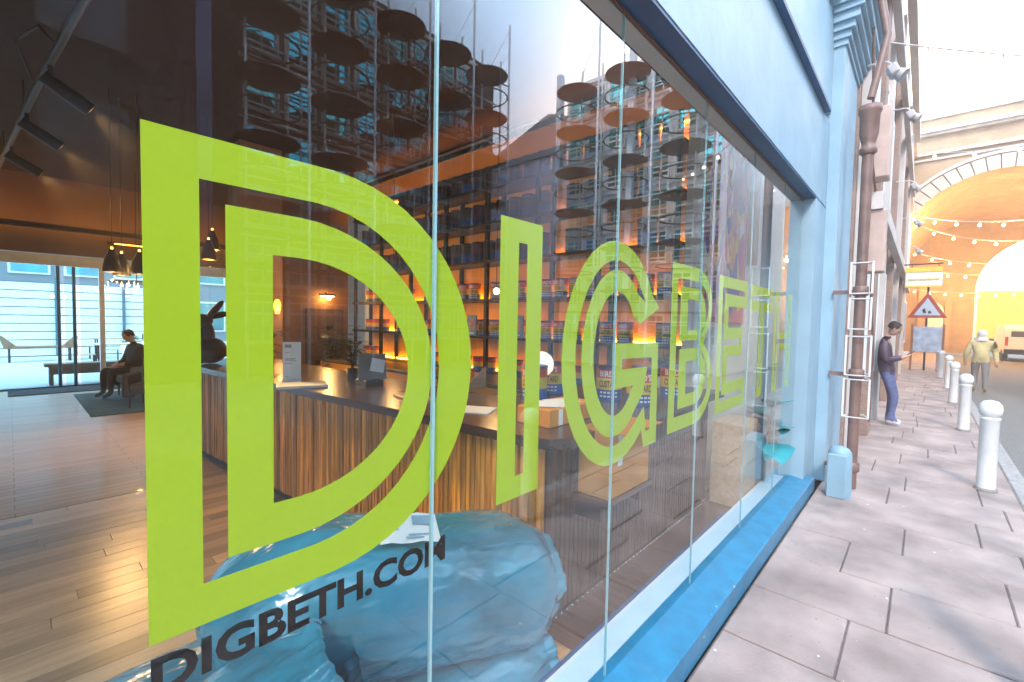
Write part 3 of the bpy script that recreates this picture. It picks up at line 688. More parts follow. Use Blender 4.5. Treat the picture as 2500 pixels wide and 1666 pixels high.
for x in (-7.6, -4.9, -2.2, 0.5):
    for z in (1.0, 4.4, 7.8, 11.2):
        w = obj('window', MB().box(x, x + 1.5, YA + .301, YA + .36, z, z + .1).box(x, x + 1.5, YA + .301, YA + .36, z + 2.0, z + 2.1).box(x, x + .1, YA + .301, YA + .36, z + .101, z + 1.999).box(x + 1.4, x + 1.5, YA + .301, YA + .36, z + .101, z + 1.999).box(x + .72, x + .78, YA + .301, YA + .35, z + .101, z + 1.999), mat('brown_frame', (.14, .10, .08), .6), bd)
        obj('pane', MB().box(x + .101, x + 1.399, YA + .305, YA + .32, z + .101, z + 1.999), WIN, w)
struct('courtyard_paving', MB().box(-12, 25.4, YA - .3, -5.2, -.112, -.104), mat('courtyard_stone', (.26, .24, .22), .85, var=.15, scale=2))

# disc towers: masts carrying alternating solid discs and open rings
DISC = mat('dark_disc_metal', (0.09, 0.058, 0.035), .5, var=.2, scale=1.5)
MAST = mat('pale_mast', (.85, .86, .88), .4)
def disc_tower(name, x, y, z0, dz, n, mx, my, label):
    t = thing(name, label, 'disc sculpture', (x, y, 0), 'towers of discs and rings in front of the opposite blocks')
    obj('mast', MB().cyl((mx, my, -.11), (mx, my, z0 + 2.4), .045, n=10), MAST, t)
    for k in range(n):
        z = z0 - dz * k
        obj('disc', MB().lathe([(0.0, z - .02), (.80, z - .025), (.86, z), (.80, z + .03), (0.0, z + .05)], (x, y, 0), 28), DISC, t)
        zz = z - dz / 2
        if zz > .8:
            obj('ring', MB().tube([(x + .84 * math.cos(R(a)), y + .84 * math.sin(R(a)), zz) for a in range(0, 360, 12)], .028, 6, closed=True), DISC, t)
        obj('arm', MB().tube([(mx, my, z - .1), ((mx + x) / 2, (my + y) / 2, z - .06), (x, y, z - .03)], .022, 6), DISC, t)
    obj('stay', MB().tube([(mx, my, z0 + 2.2), (x, y, z0 + .06)], .012, 5), MAST, t)
    return t
an = ['first', 'second', 'third', 'fourth', 'fifth']
for i, x in enumerate((4.85, 6.95, 9.1, 11.2, 13.2)):
    disc_tower('disc_tower', x, -11.7, 11.55, 1.70, 7, x + 1.05, -11.45, 'brown disc and ring tower on a mast, ' + an[i] + ' from the dark brick warehouse')
for i, y in enumerate((-9.2, -6.9, -4.6)):
    disc_tower('disc_tower', 16.0, y, 11.15, 1.65, 7, 15.8, y + 1.15, 'brown disc and ring tower before the end block, ' + ['farthest from the road', 'middle one', 'nearest the road'][i])

# ================================================================== BOLLARDS
bo = thing('bollard', 'white bollard standing nearest the camera, mirrored in the glass by the letter I', 'bollard', (2.95, -0.55, 0), 'white bollards along the pavement edge')
BOL = mat('bollard_white', (0.74, 0.72, 0.68), .45, var=.08, scale=6)
obj('post', MB().lathe([(.075, 0), (.075, .74), (.083, .75), (.083, .765), (.07, .775)], (2.95, -.55, 0), 24), BOL, bo)
obj('cap', MB().lathe([(.062, .776), (.085, .80), (.094, .85), (.085, .90), (.055, .935), (0, .95)], (2.95, -.55, 0), 24), BOL, bo)
obj('base_ring', MB().lathe([(.09, 0), (.09, .02), (.0765, .03)], (2.95, -.55, 0), 24), mat('ring_grey', (.25, .22, .2), .7), bo)
for i, x in enumerate((-.8, 6.85, 10.6, 14.3, 17.7, 21.2, 24.8)):
    clone(bo, (x, -.55 + (.08 if i > 4 else 0), 0), ['white bollard behind the camera on the pavement edge', 'largest white bollard seen at the right beside the road', 'second white bollard up the pavement', 'third white bollard up the pavement, level with the leaning man', 'fourth white bollard up the pavement', 'fifth white bollard, small, in the middle distance', 'white bollard last but one before the warning sign', 'farthest white bollard near the warning sign'][i])

# warning sign and notice stand
ws = thing('warning_sign', 'red edged triangular warning sign on a post before the tunnel', 'road sign', (24.6, -.05, 0))
RED = mat('sign_red', (.62, .06, .02), .5)
def tri(c, z, s): return [(c - s, z - s * .58), (c + s, z - s * .58), (c, z + s * 1.15)]
obj('post', MB().cyl((24.7, -.05, 0), (24.7, -.05, 3.4), .035), BLACKM, ws)
obj('plate', MB().prism(tri(-.05, 2.45, .60), 24.60, 24.64, 'YZ'), RED, ws)
obj('face', MB().prism(tri(-.05, 2.44, .40), 24.585, 24.598, 'YZ'), WHITE, ws)
obj('pictogram', MB().prism([(-.02, 2.30), (.06, 2.30), (.10, 2.42), (.02, 2.5)], 24.575, 24.584, 'YZ').prism([(-.18, 2.28), (-.08, 2.28), (-.08, 2.38), (-.16, 2.38)], 24.575, 24.584, 'YZ'), BLACKM, ws)
ns = thing('notice_board', 'pale poster board on dark legs under the warning triangle', 'notice board', (24.2, -.1, 0))
obj('board', MB().bbox(24.20, 24.25, -.52, .32, .75, 1.75, .01), mat('poster_pale', (.62, .63, .68), .6, var=.25, scale=5), ns)
for y in (-.56, .36): obj('leg', MB().box(24.19, 24.26, y - .035, y + .035, 0, 1.85), mat('rust_post', (.40, .14, .05), .6), ns)

# ================================================================== PEOPLE
def person(name, label, loc, rz, J, E_, mats, pick, head, hair, tilt=0.0, hood=None, turn=0.0):
    me = bpy.data.meshes.new(name); names = list(J)
    me.from_pydata([J[k][0] for k in names], [(names.index(a), names.index(b)) for a, b in E_], [])
    o = bpy.data.objects.new(name, me); COL.objects.link(o)
    o.modifiers.new('s', 'SKIN'); sb = o.modifiers.new('u', 'SUBSURF'); sb.levels = 2; sb.render_levels = 2
    sv = me.skin_vertices[0].data
    for i, k in enumerate(names):
        r = J[k][1]; sv[i].radius = (r, r) if not isinstance(r, tuple) else r
        sv[i].use_root = (k == 'pelvis')
    bpy.context.view_layer.update()
    dg = bpy.context.evaluated_depsgraph_get(); ev = bpy.data.meshes.new_from_object(o.evaluated_get(dg))
    bpy.data.objects.remove(o)
    # head with face joined to the body surface
    hb = MB(); hc = Vector(head)
    prof = [(.0, -.118), (.035, -.112), (.055, -.085), (.068, -.04), (.076, .0), (.078, .04), (.072, .08), (.05, .108), (.0, .12)]
    hb.lathe(prof, (0, 0, 0), 20)
    hb.v = [(v[0] * (1.18 if v[2] > -.02 else 1.05) + (.012 if v[2] < -.02 else 0), v[1], v[2]) for v in hb.v]
    hb.add([(.085, -.012, .02), (.085, .012, .02), (.112, 0, -.022), (.085, -.016, -.03), (.085, .016, -.03)], [(0, 1, 2), (0, 2, 3), (1, 4, 2), (3, 2, 4)])
    for s in (-1, 1):
        hb.sphere((0, s * .08, -.005), .022, 8, sq=(.8, .5, 1.3)); hb.sphere((.083, s * .03, .018), .010, 8, mi=1)
    hb.box(.078, .090, -.022, .022, -.062, -.056, mi=2)
    M2 = Matrix.Rotation(tilt, 3, 'Y')
    hb.v = [tuple(M2 @ Vector(v) + hc) for v in hb.v]
    nv = len(ev.vertices); 
    allm = MB(); allm.v = [tuple(v.co) for v in ev.vertices]
    for p in ev.polygons: allm.f.append(list(p.vertices)); allm.mi.append(pick(p.center)); allm.sm.append(True)
    allm.add(hb.v, hb.f, 0, True)
    k0 = len(ev.polygons)
    for i, q in enumerate(hb.mi): allm.mi[k0 + i] = 0 if q == 0 else len(mats) - 1
    M = Matrix.Rotation(rz, 4, 'Z')
    def place(mb): mb.v = [tuple(Vector(loc) + (M @ Vector(v))) for v in mb.v]; return mb
    t = thing(name, label, 'person', loc)
    obj('body', place(allm), mats, t)
    if hair is not None:
        h = MB(); h.lathe([(.0, .128), (.056, .114), (.079, .084), (.087, .045), (.086, .005), (.080, -.02)], (0, 0, 0), 20)
        h.v = [tuple(M2 @ Vector((v[0] * 1.16 - .014 - (.012 if v[2] < .03 else 0) * (1 if v[0] > 0 else -.3), v[1], v[2])) + hc) for v in h.v]
        obj('hair', place(h), hair, t)
    if hood is not None:
        h = MB(); h.sphere((-.02, 0, -.0), .115, 18, sq=(1.05, .9, 1.2)); h.lathe([(.14, -.17), (.12, -.1), (.10, -.05)], (-.02, 0, 0), 18)
        h.v = [tuple(Vector(v) + hc) for v in h.v]
        obj('hood', place(h), hood, t)
    return t
SKIN = mat('skin', (.50, .28, .19), .55, var=.08); NAVY = mat('navy_puffer', (.055, .028, .05), .5, var=.2, scale=9, bump=.6, bscale=12)
JEAN = mat('blue_denim', (.10, .12, .24), .8, var=.25, scale=15); HAIRM = mat('dark_hair', (.02, .012, .01), .7); EYE = mat('eye_dark', (.02, .015, .015), .3)
def hand(J, E_, w, base, d, s, curl, r=.0085):
    # w wrist name; base palm centre; d direction; fingers as short bent chains rooted in the palm
    d = Vector(d).normalized(); side = Vector((0, 0, 1)).cross(d).normalized(); upv = d.cross(side)
    b = Vector(base); J[w + '_palm'] = (tuple(b), (.036, .018)); E_.append((w, w + '_palm'))
    for i, (off, ln) in enumerate(((-.030, .055), (-.010, .066), (.010, .062), (.030, .048))):
        a = b + side * off + d * .045; c1 = a + d * ln * .5 + curl * .012; c2 = c1 + (d * .35 + curl).normalized() * ln * .55
        J['%sf%d' % (w, i)] = (tuple(a), r); J['%sg%d' % (w, i)] = (tuple(c1), r); J['%sh%d' % (w, i)] = (tuple(c2), r * .85)
        E_ += [(w + '_palm', '%sf%d' % (w, i)), ('%sf%d' % (w, i), '%sg%d' % (w, i)), ('%sg%d' % (w, i), '%sh%d' % (w, i))]
    th = b - side * .036 * s; J[w + 't0'] = (tuple(th), .011); J[w + 't1'] = (tuple(th + d * .03 + upv * .02 - side * .008 * s), .010); E_ += [(w + '_palm', w + 't0'), (w + 't0', w + 't1')]
J = dict(pelvis=((-.06, 0, .95), (.15, .12)), waist=((-.09, 0, 1.10), (.155, .125)), chest=((-.11, 0, 1.32), (.17, .135)), neck=((-.085, 0, 1.49), .06), nk2=((-.04, 0, 1.56), .055))
EE = [('pelvis', 'waist'), ('waist', 'chest'), ('chest', 'neck'), ('neck', 'nk2')]
for s, n in ((1, 'l'), (-1, 'r')):
    J['sh' + n] = ((-.10, s * .19, 1.40), .085); J['el' + n] = ((-.07, s * .25, 1.12), .070); J['wr' + n] = ((.13, s * .12, 1.17), .037)
    J['hip' + n] = ((-.04, s * .10, .88), .105); J['kn' + n] = ((.03 if s > 0 else .07, s * .10, .50), .068); J['an' + n] = ((0 if s > 0 else .03, s * .10, .10), .045)
    J['he' + n] = ((-.03, s * .105, .045), .04); J['to' + n] = ((.17, s * .12, .035), .035)
    EE += [('chest', 'sh' + n), ('sh' + n, 'el' + n), ('el' + n, 'wr' + n), ('pelvis', 'hip' + n), ('hip' + n, 'kn' + n), ('kn' + n, 'an' + n), ('an' + n, 'he' + n), ('an' + n, 'to' + n)]
    hand(J, EE, 'wr' + n, (.18, s * .075, 1.20), (.7, -s * .5, .35), s, Vector((-.2, -s * .8, .3)))
def pk(c):
    if c.z < .085: return 4
    if c.z < .90: return 2
    if c.z > 1.535: return 0
    if c.x > .135 and c.z > 1.1: return 0
    return 1
TRAIN = mat('white_trainer', (.6, .58, .6), .5)
man = person('person', 'man in a navy padded jacket and jeans leaning on the wall looking at a phone', (10.26, .40, 0), R(-90), J, EE, [SKIN, NAVY, JEAN, JEAN, TRAIN, EYE], pk, (.02, 0, 1.665), HAIRM, tilt=R(32))
ph = obj('mobile_phone', MB().bbox(-.035, .035, -.075, .075, -.004, .004, .002).turned(R(-35), axis='X').moved((10.26, .165, 1.25)), BLACKM); tag(ph, 'dark mobile phone held in the leaning man\'s hands', 'phone')
BEIGE = mat('olive_jacket', (.55, .44, .20), .8, var=.2, scale=5, bump=.4, bscale=8); GREYT = mat('grey_trousers', (.22, .19, .18), .8)
J = dict(pelvis=((0, 0, .93), (.15, .13)), waist=((0, 0, 1.08), (.18, .15)), chest=((0, 0, 1.30), (.20, .16)), neck=((0.01, 0, 1.47), .075), nk2=((.02, 0, 1.54), .06))
EE = [('pelvis', 'waist'), ('waist', 'chest'), ('chest', 'neck'), ('neck', 'nk2')]
for s, n in ((1, 'l'), (-1, 'r')):
    J['sh' + n] = ((0, s * .20, 1.39), .095); J['el' + n] = ((-.04 * s, s * .29, 1.12), .075); J['wr' + n] = ((.05 * s, s * .31, .90), .045)
    J['hip' + n] = ((0, s * .10, .88), .11); J['kn' + n] = ((.10 * s, s * .10, .49), .075); J['an' + n] = ((.10 * s - .06, s * .10, .11), .05); J['to' + n] = ((.10 * s + .10, s * .11, .04), .04)
    EE += [('chest', 'sh' + n), ('sh' + n, 'el' + n), ('el' + n, 'wr' + n), ('pelvis', 'hip' + n), ('hip' + n, 'kn' + n), ('kn' + n, 'an' + n), ('an' + n, 'to' + n)]
    hand(J, EE, 'wr' + n, (.06 * s, s * .31, .83), (.05, 0, -1), s, Vector((.6, 0, 0)))
def pk2(c):
    if c.z < .12: return 3
    if abs(c.y) > .24 and c.z < .90: return 0
    if c.z < .86: return 2
    if c.z > 1.50: return 0
    return 1
person('person', 'person in a loose olive jacket and pale hood walking away up the road', (18.4, -1.22, -.10), R(0), J, EE, [SKIN, BEIGE, GREYT, mat('yellow_shoe', (.55, .35, .04), .6), EYE], pk2, (.03, 0, 1.64), None, hood=mat('pale_hood', (.62, .58, .52), .8))
bpy.data.objects['person.001'].location.z = -.10

# ================================================================== SHOP INTERIOR SHELL
FLB = bpy.data.materials.new('floor_far'); FLB.use_nodes = True
nt = FLB.node_tree; b = nt.nodes['Principled BSDF']; tc = nt.nodes.new('ShaderNodeTexCoord')
bk = nt.nodes.new('ShaderNodeTexBrick'); bk.inputs['Scale'].default_value = 1; bk.inputs['Brick Width'].default_value = 1.8; bk.inputs['Row Height'].default_value = .12; bk.inputs['Mortar Size'].default_value = .004
bk.inputs['Color1'].default_value = (.58, .40, .25, 1); bk.inputs['Color2'].default_value = (.46, .31, .18, 1); bk.inputs['Mortar'].default_value = (.22, .14, .08, 1)
nt.links.new(tc.outputs['Object'], bk.inputs['Vector'])
nz = nt.nodes.new('ShaderNodeTexNoise'); nz.inputs['Scale'].default_value = 5; mp = nt.nodes.new('ShaderNodeMapping'); mp.inputs['Scale'].default_value = (.5, 8, 1)
nt.links.new(tc.outputs['Object'], mp.inputs[0]); nt.links.new(mp.outputs[0], nz.inputs['Vector'])
mx = nt.nodes.new('ShaderNodeMixRGB'); mx.blend_type = 'OVERLAY'; mx.inputs[0].default_value = .4
nt.links.new(bk.outputs[0], mx.inputs[1]); nt.links.new(nz.outputs['Fac'], mx.inputs[2]); nt.links.new(mx.outputs[0], b.inputs['Base Color'])
b.inputs['Roughness'].default_value = .36; b.inputs['Coat Weight'].default_value = .08
fl = struct('floor', MB().box(-6, 5.2, 1.133, 14.16, -.1, -.014), FLB)
rr = random.Random(5)
y = 1.14
while y < 5.3:
    x = -2.6 - rr.uniform(0, 1.2)
    while x < 1.7:
        l = rr.uniform(1.1, 2.2)
        obj('floorboard', MB().bbox(x + .0015, x + l - .0015, y + .0015, y + .1285, -.0138, -.0005 + rr.uniform(-.0006, .0006), .0015), WFLOOR, fl)
        x += l
    y += .13
x = -6
obj('floor_rest', MB().box(-6, 5.2, 5.45, 14.16, -.0139, -.001), FLB, fl)
obj('floor_rest', MB().box(2.2, 5.2, 1.14, 5.44, -.0139, -.001), FLB, fl)
cl = struct('ceiling', MB().box(-6, 5.25, 1.0, 14.2, 4.6, 4.8), DARKP)
struct('wall_left', MB().box(-6.2, -6, 1.0, 14.2, -.1, 4.8), DARKP)
struct('wall_end', MB().box(5.2, 5.338, 1.302, 14.2, -.1, 4.8), WHITE if False else mat('inner_end_wall', (.72, .70, .66), .7, var=.05))
struct('wall_header', MB().box(-6, 5.19, 14.2, 14.5, 2.95, 4.8), mat('brown_header_plaster', (.13, .06, .03), .5, var=.3, scale=.6))
struct('wall_inner', MB().box(2.62, 4.74, 8.9, 9.15, 0, 4.599), BROWNW)
struct('wall_return', MB().box(2.62, 3.3, 8.55, 8.899, 0, 4.599), mat('rose_plaster', (.28, .17, .13), .7, var=.1))
struct('ceiling_beam', MB().box(-6, 4.5, 13.55, 13.8, 3.42, 3.5), DARKP)
obj('added_glow_strip', MB().box(-5.5, 4.2, 13.74, 13.79, 3.502, 3.52), STRIPL, bpy.data.objects['ceiling_beam'])  # amber strip added to throw a glow on the header wall
# far glazing
gz_ = thing('glass_entrance', 'white framed glazed entrance with tall blue door bars at the far side of the shop', 'entrance', (.9, 14.3, 0))
WF = mat('entrance_white', (.7, .74, .76), .4); BB = mat('teal_door_bar', (.03, .16, .24), .3, .4)
obj('header', MB().box(-5.9, 5.1, 14.22, 14.36, 2.70, 2.93), WF, gz_)
obj('threshold', MB().box(-5.9, 5.1, 14.22, 14.36, -.1, .035), BB, gz_)
for x in (-5.8, -3.8, -1.8, 1.42, 2.9, 4.3): obj('mullion', MB().box(x, x + .09, 14.22, 14.36, .036, 2.699), WF if x > 0 else BB, gz_)
for x in (.74, .99): obj('door_bar', MB().cyl((x, 14.18, .04), (x, 14.18, 2.69), .032, n=12), BB, gz_)
FG = glass_mat('far_glass', (.66, .90, .96), False)
pxs = [-5.7, -3.8, -1.8, .74, .99, 1.42, 2.9, 4.3, 5.1]
for a, b_ in zip(pxs[:-1], pxs[1:]):
    me = MB().box(a + .1, b_ - .01, 14.28, 14.292, .04, 2.695).mesh('glass_pane', [CLEAR, FG]); fix(me)
    for p in me.polygons: p.material_index = 1 if p.normal.y < -.5 else 0
    o = bpy.data.objects.new('glass_pane', me); link(o, gz_)
# ================================================================== TERRACE BEYOND
struct('terrace', MB().box(-14, 16, 14.37, 60, -.2, -.03), mat('terrace_concrete', (.42, .45, .46), .8, var=.08))
cw = thing('cladding_wall', 'white horizontally boarded wall across the terrace', 'wall', (0, 25, 0))
CLW = mat('white_cladding', (.72, .76, .78), .6, var=.04)
for k in range(9): obj('board', MB().bbox(-10, 4.6, 25 , 25.08, .0 + .31 * k, .0 + .31 * k + .28, .01), CLW, cw)
obj('backing', MB().box(-10, 4.6, 25.09, 25.2, -.03, 2.8), DEEP, cw)
for x in (-6, -2.2, 1.2, 3.2): obj('post', MB().box(x, x + .09, 24.9, 24.99, -.03, 3.0), BB, cw)
tb = thing('terrace_building', 'pale building with teal windows rising behind the boarded wall', 'building', (2, 34, 0))
obj('wall', MB().box(-14, 18, 34, 38, -.1, 9), mat('blue_grey_render', (.10, .17, .21), .8, var=.08), tb)
for x in range(-12, 17, 2):
    for z in (.6, 3.6, 6.4): 
        w = obj('window', MB().box(x, x + 1.5, 33.9, 33.998, z, z + 1.9), WF, tb); obj('pane', MB().box(x + .1, x + 1.4, 33.87, 33.899, z + .1, z + 1.8), TEAL, w)
tbn = thing('terrace_bench', 'brown timber bench with raised ends on the terrace by the boarded wall', 'bench', (.6, 22.5, 0))
TIM = mat('brown_timber', (.20, .11, .06), .6, var=.2, scale=6)
obj('seat', MB().bbox(-.15, 1.55, 22.3, 22.8, .42, .50, .01), TIM, tbn)
for s, x in ((-1, -.15), (1, 1.55)):
    obj('raised_end', MB().prism([(x, .50), (x, .56), (x + s * .1, .85), (x + s * .16, .85), (x + s * .05, .5)] if False else [(x, .501), (x - s * .30, .501), (x + s * .04, .86), (x + s * .10, .82)], 22.35, 22.75, 'XZ'), TIM, tbn)
for x in (-.05, 1.4):
    for y in (22.35, 22.7): obj('leg', MB().box(x, x + .06, y, y + .06, -.03, .419), BLACKM, tbn)
bn2 = thing('entrance_bench', 'dark wooden bench just outside the glazed entrance', 'bench', (.8, 15.1, 0))
obj('seat', MB().bbox(.52, 2.2, 14.9, 15.35, .40, .47, .01), TIM, bn2)
obj('apron', MB().box(.62, 2.1, 14.93, 14.96, .22, .399), TIM, bn2)
for x in (.6, 2.05):
    for y in (14.94, 15.25): obj('leg', MB().bbox(x, x + .07, y, y + .07, -.03, .398, .005), TIM, bn2)
def cafe_table(x, y, label, planter=False):
    t = thing('terrace_table', label, 'table', (x, y, -.03), 'terrace tables')
    obj('tabletop', MB().bbox(x - .5, x + .5, y - .4, y + .4, .70, .74, .008), PALEW, t)
    for dx in (-.44, .40):
        for dy in (-.34, .30): obj('leg', MB().box(x + dx, x + dx + .04, y + dy, y + dy + .04, -.03, .699), BLACKM, t)
def chair(x, y, a, label):
    t = thing('terrace_chair', label, 'chair', (x, y, -.03), 'terrace chairs')
    obj('seat', MB().bbox(x - .22, x + .22, y - .22, y + .22, .42, .45, .01), PALEW, t)
    obj('backrest', MB().bbox(x + .20, x + .23, y - .22, y + .22, .60, .86, .008), PALEW, t)
    for dx in (-.20, .19):
        for dy in (-.20, .17): obj('leg', MB().box(x + dx, x + dx + .03, y + dy, y + dy + .03, -.03, .419 if dx < 0 else .419), BLACKM, t)
    for dy in (-.20, .17): obj('back_post', MB().box(x + .17, x + .199, y + dy, y + dy + .03, .451, .86), BLACKM, t)
    t.rotation_euler.z = a
for i, (x, y) in enumerate(((2.2, 18.6), (3.1, 20.6), (2.6, 23.0), (4.6, 22.2))): cafe_table(x, y, ['nearest terrace table to the glazed entrance', 'second terrace table from the entrance', 'terrace table beside the boarded wall', 'terrace table farthest to the side'][i])
for i, (x, y, a) in enumerate(((1.5, 18.4, 3.1), (2.9, 18.7, 0), (2.3, 20.5, 3.0), (3.9, 20.4, .2), (1.8, 22.9, 3.1), (3.4, 23.1, 0))): chair(x, y, a, ['pale chair at the open side of the nearest terrace table', 'pale chair at the far side of the nearest terrace table', 'pale chair at the near side of the second terrace table', 'pale chair beyond the second terrace table', 'pale chair by the boarded wall table, near side', 'pale chair by the boarded wall table, far side'][i])
LEAF = mat('green_leaf', (.05, .13, .03), .5, var=.4, scale=3); LEAFD = mat('dark_leaf', (.018, .035, .02), .35, var=.4, scale=3); LEAFT = mat('teal_leaf', (.02, .24, .26), .45, var=.2)
def leaf_mb(mb, p, d, ln, w, bend=.3, mi=0):
    d = Vector(d).normalized(); s = d.cross(Vector((0, 0, 1)));
    if s.length < .1: s = Vector((1, 0, 0))
    s.normalize(); n = s.cross(d); p = Vector(p)
    vs = []
    for k, (u, ww) in enumerate(((0, .1), (.25, .8), (.5, 1.0), (.78, .62), (1.0, .03))):
        c = p + d * ln * u - Vector((0, 0, 1)) * bend * ln * u * u
        vs += [c - s * w * ww * .5 + n * .1 * w * ww, c, c + s * w * ww * .5 + n * .1 * w * ww]
    fs = []
    for k in range(4):
        for j in (0, 1): fs.append((k * 3 + j, k * 3 + j + 1, (k + 1) * 3 + j + 1, (k + 1) * 3 + j))
    mb.add(vs, fs, mi, True)
def plant(name, label, loc, h, nleaf, ln, w, lm, pot, potr=.12, poth=.18, spread=.8, seed=1, stems=5):
    t = thing(name, label, 'plant', loc); r = random.Random(seed); x, y, z = loc
    obj('pot', MB().lathe([(potr * .75, z + .002), (potr, z + poth), (potr * .86, z + poth), (potr * .8, z + poth - .03), (0, z + poth - .03)], (x, y, 0), 18), pot, t)
    sm = MB(); tips = []
    for k in range(stems):
        a = r.uniform(0, 6.3); q = r.uniform(.1, .5) * spread * h * .5; hh = h * r.uniform(.6, 1)
        pts = [Vector((x, y, z + poth - .03)), Vector((x + math.cos(a) * q * .4, y + math.sin(a) * q * .4, z + poth + hh * .5)), Vector((x + math.cos(a) * q, y + math.sin(a) * q, z + poth + hh * .95))]
        sm.tube(pts, [.008, .006, .003], 5); tips.append(pts)
    obj('stem', sm, mat('plant_stem', (.08, .07, .03), .7), t)
    for k in range(nleaf):
        ps = tips[k % stems]; u = r.uniform(.15, 1); p = ps[0].lerp(ps[1], u * 2) if u < .5 else ps[1].lerp(ps[2], u * 2 - 1)
        a = r.uniform(0, 6.3); lb = MB(); leaf_mb(lb, p, (math.cos(a), math.sin(a), r.uniform(-.1, .9)), ln * r.uniform(.6, 1.1), w * r.uniform(.7, 1.1))
        obj('leaf', lb, lm, t)
    return t
for i, (x, y) in enumerate(((2.75, 19.6), (3.6, 21.6))): plant('planter', ['leafy planter between the first two terrace tables', 'leafy planter behind the second terrace table'][i], (x, y, -.03), .45, 40, .25, .12, LEAF, WHITE, .3, .7, 1.2, seed=i)

# mat, rug, armchairs, seated man
MATM = mat('blue_black_mat', (.01, .025, .04), .9, var=.2, scale=30); RUG = mat('teal_rug', (.03, .075, .08), .95, var=.3, scale=4, bump=.4, bscale=80)
tag(obj('door_mat', MB().bbox(-.05, 1.7, 13.2, 14.1, 0, .018, .005), MATM), 'dark blue mat inside the glazed entrance', 'mat')
tag(obj('rug', MB().bbox(.85, 2.5, 9.85, 12.75, 0, .015, .004), RUG), 'dark teal rug under the armchairs', 'rug')
ACM = mat('charcoal_upholstery', (.025, .03, .035), .8, var=.2, scale=8); ACG = mat('grey_arm_pad', (.12, .17, .19), .6)
def armchair(x, y, rz, label):
    t = thing('armchair', label, 'armchair', (x, y, 0.0155), 'dark armchairs on the rug')
    obj('seat', MB().bbox(x - .30, x + .30, y - .27, y + .27, .26, .44, .04), ACM, t)
    obj('backrest', MB().bbox(x + .24, x + .40, y - .28, y + .28, .441, .88, .05), ACM, t)
    for s in (-1, 1):
        obj('armrest', MB().bbox(x - .30, x + .26, y + s * .33 - .05, y + s * .33 + .05, .20, .62, .03), ACG if s < 0 else ACM, t)
        for dx in (-.24, .28): obj('leg', MB().cyl((x + dx, y + s * .28, .0155), (x + dx, y + s * .28, .259), .018, .025, 8), BLACKM, t)
    t.rotation_euler.z = rz
armchair(1.78, 11.9, R(15), 'dark armchair by the entrance with the seated man in it')
armchair(1.75, 10.35, R(60), 'empty dark armchair nearer the window, with its back half hidden by the letter D')
DK = mat('black_clothes', (.012, .012, .014), .85, var=.2)
J = dict(pelvis=((.05, 0, .52), (.14, .13)), waist=((.0, 0, .68), (.15, .13)), chest=((-.0, 0, .88), (.18, .14)), neck=((.03, 0, 1.05), .06), nk2=((.07, 0, 1.11), .055))
EE = [('pelvis', 'waist'), ('waist', 'chest'), ('chest', 'neck'), ('neck', 'nk2')]
for s, n in ((1, 'l'), (-1, 'r')):
    J['sh' + n] = ((0, s * .19, .97), .085); J['el' + n] = ((.06, s * .25, .72), .06); J['wr' + n] = ((.28, s * .10, .66), .035)
    J['hip' + n] = ((.10, s * .10, .53), .10); J['kn' + n] = ((.50, s * .12, .54), .07); J['an' + n] = ((.50, s * .12, .12), .045); J['to' + n] = ((.64, s * .13, .05), .035)
    EE += [('chest', 'sh' + n), ('sh' + n, 'el' + n), ('el' + n, 'wr' + n), ('pelvis', 'hip' + n), ('hip' + n, 'kn' + n), ('kn' + n, 'an' + n), ('an' + n, 'to' + n)]
    hand(J, EE, 'wr' + n, (.33, s * .06, .65), (.7, -s * .6, -.1), s, Vector((0, -s * .5, -.3)))
def pk3(c):
    if c.z > 1.09: return 0
    if c.x > .27 and .59 < c.z < .75 and abs(c.y) < .14: return 0
    return 1
person('person', 'man in black clothes sitting in a dark armchair looking down at his lap', (1.72, 11.85, .015), R(200), J, EE, [SKIN, DK, EYE], pk3, (.13, 0, 1.21), HAIRM, tilt=R(30))

# ================================================================== COUNTER
ct = thing('counter', 'long dark topped counter clad in upright wooden slats, amber lit along one side', 'counter', (1.8, 3.0, 0))
def skx(y): return 1.88 - .20 * (y - 1.42) / 2.1 if y < 3.52 else 1.68 - .12 * (y - 3.52) / 1.7
fp = [(1.90, 1.45), (1.70, 3.52), (1.47, 7.0), (2.35, 7.0), (2.45, 2.25), (4.25, 2.25), (4.25, 1.45)]
obj('carcass', MB().prism([(x + (.03 if i < 3 else 0), y) for i, (x, y) in enumerate(fp)], 0.0, 1.03, 'XY'), mat('counter_core', (.03, .015, .01), .8), ct)
tp = [(1.80, 1.36), (1.76, 1.50), (1.60, 3.50), (1.37, 6.8), (1.45, 7.08), (2.45, 7.08), (2.53, 2.35), (4.28, 2.35), (4.28, 1.30), (1.90, 1.30)]
obj('worktop', MB().prism(tp, 1.035, 1.09, 'XY'), TOPW, ct)
rr = random.Random(11); sm = {}
y = 1.46
while y < 6.95:
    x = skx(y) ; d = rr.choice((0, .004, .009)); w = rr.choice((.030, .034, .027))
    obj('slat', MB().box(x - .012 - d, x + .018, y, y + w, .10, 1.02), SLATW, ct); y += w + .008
x = 1.90
while x < 4.2:
    obj('slat', MB().box(x, x + .034, 1.415, 1.449, .10, 1.02), SLATW_SHADE, ct); x += .044
obj('plinth', MB().prism([(1.915, 1.40), (1.73, 3.5), (1.50, 6.95), (1.52, 6.95), (1.76, 3.5), (1.94, 1.41)], 0, .098, 'XY'), BLACKM, ct)
obj('foot_shelf', MB().box(1.90, 4.22, 1.135, 1.412, .0, .085), TOPW, ct)
x = 1.925
for k in range(44): 
    x = 1.94 + k * .052
    obj('stud', MB().sphere((x, 1.40, .088), .007, 8), mat('steel_stud', (.7, .7, .68), .2, .8), ct)
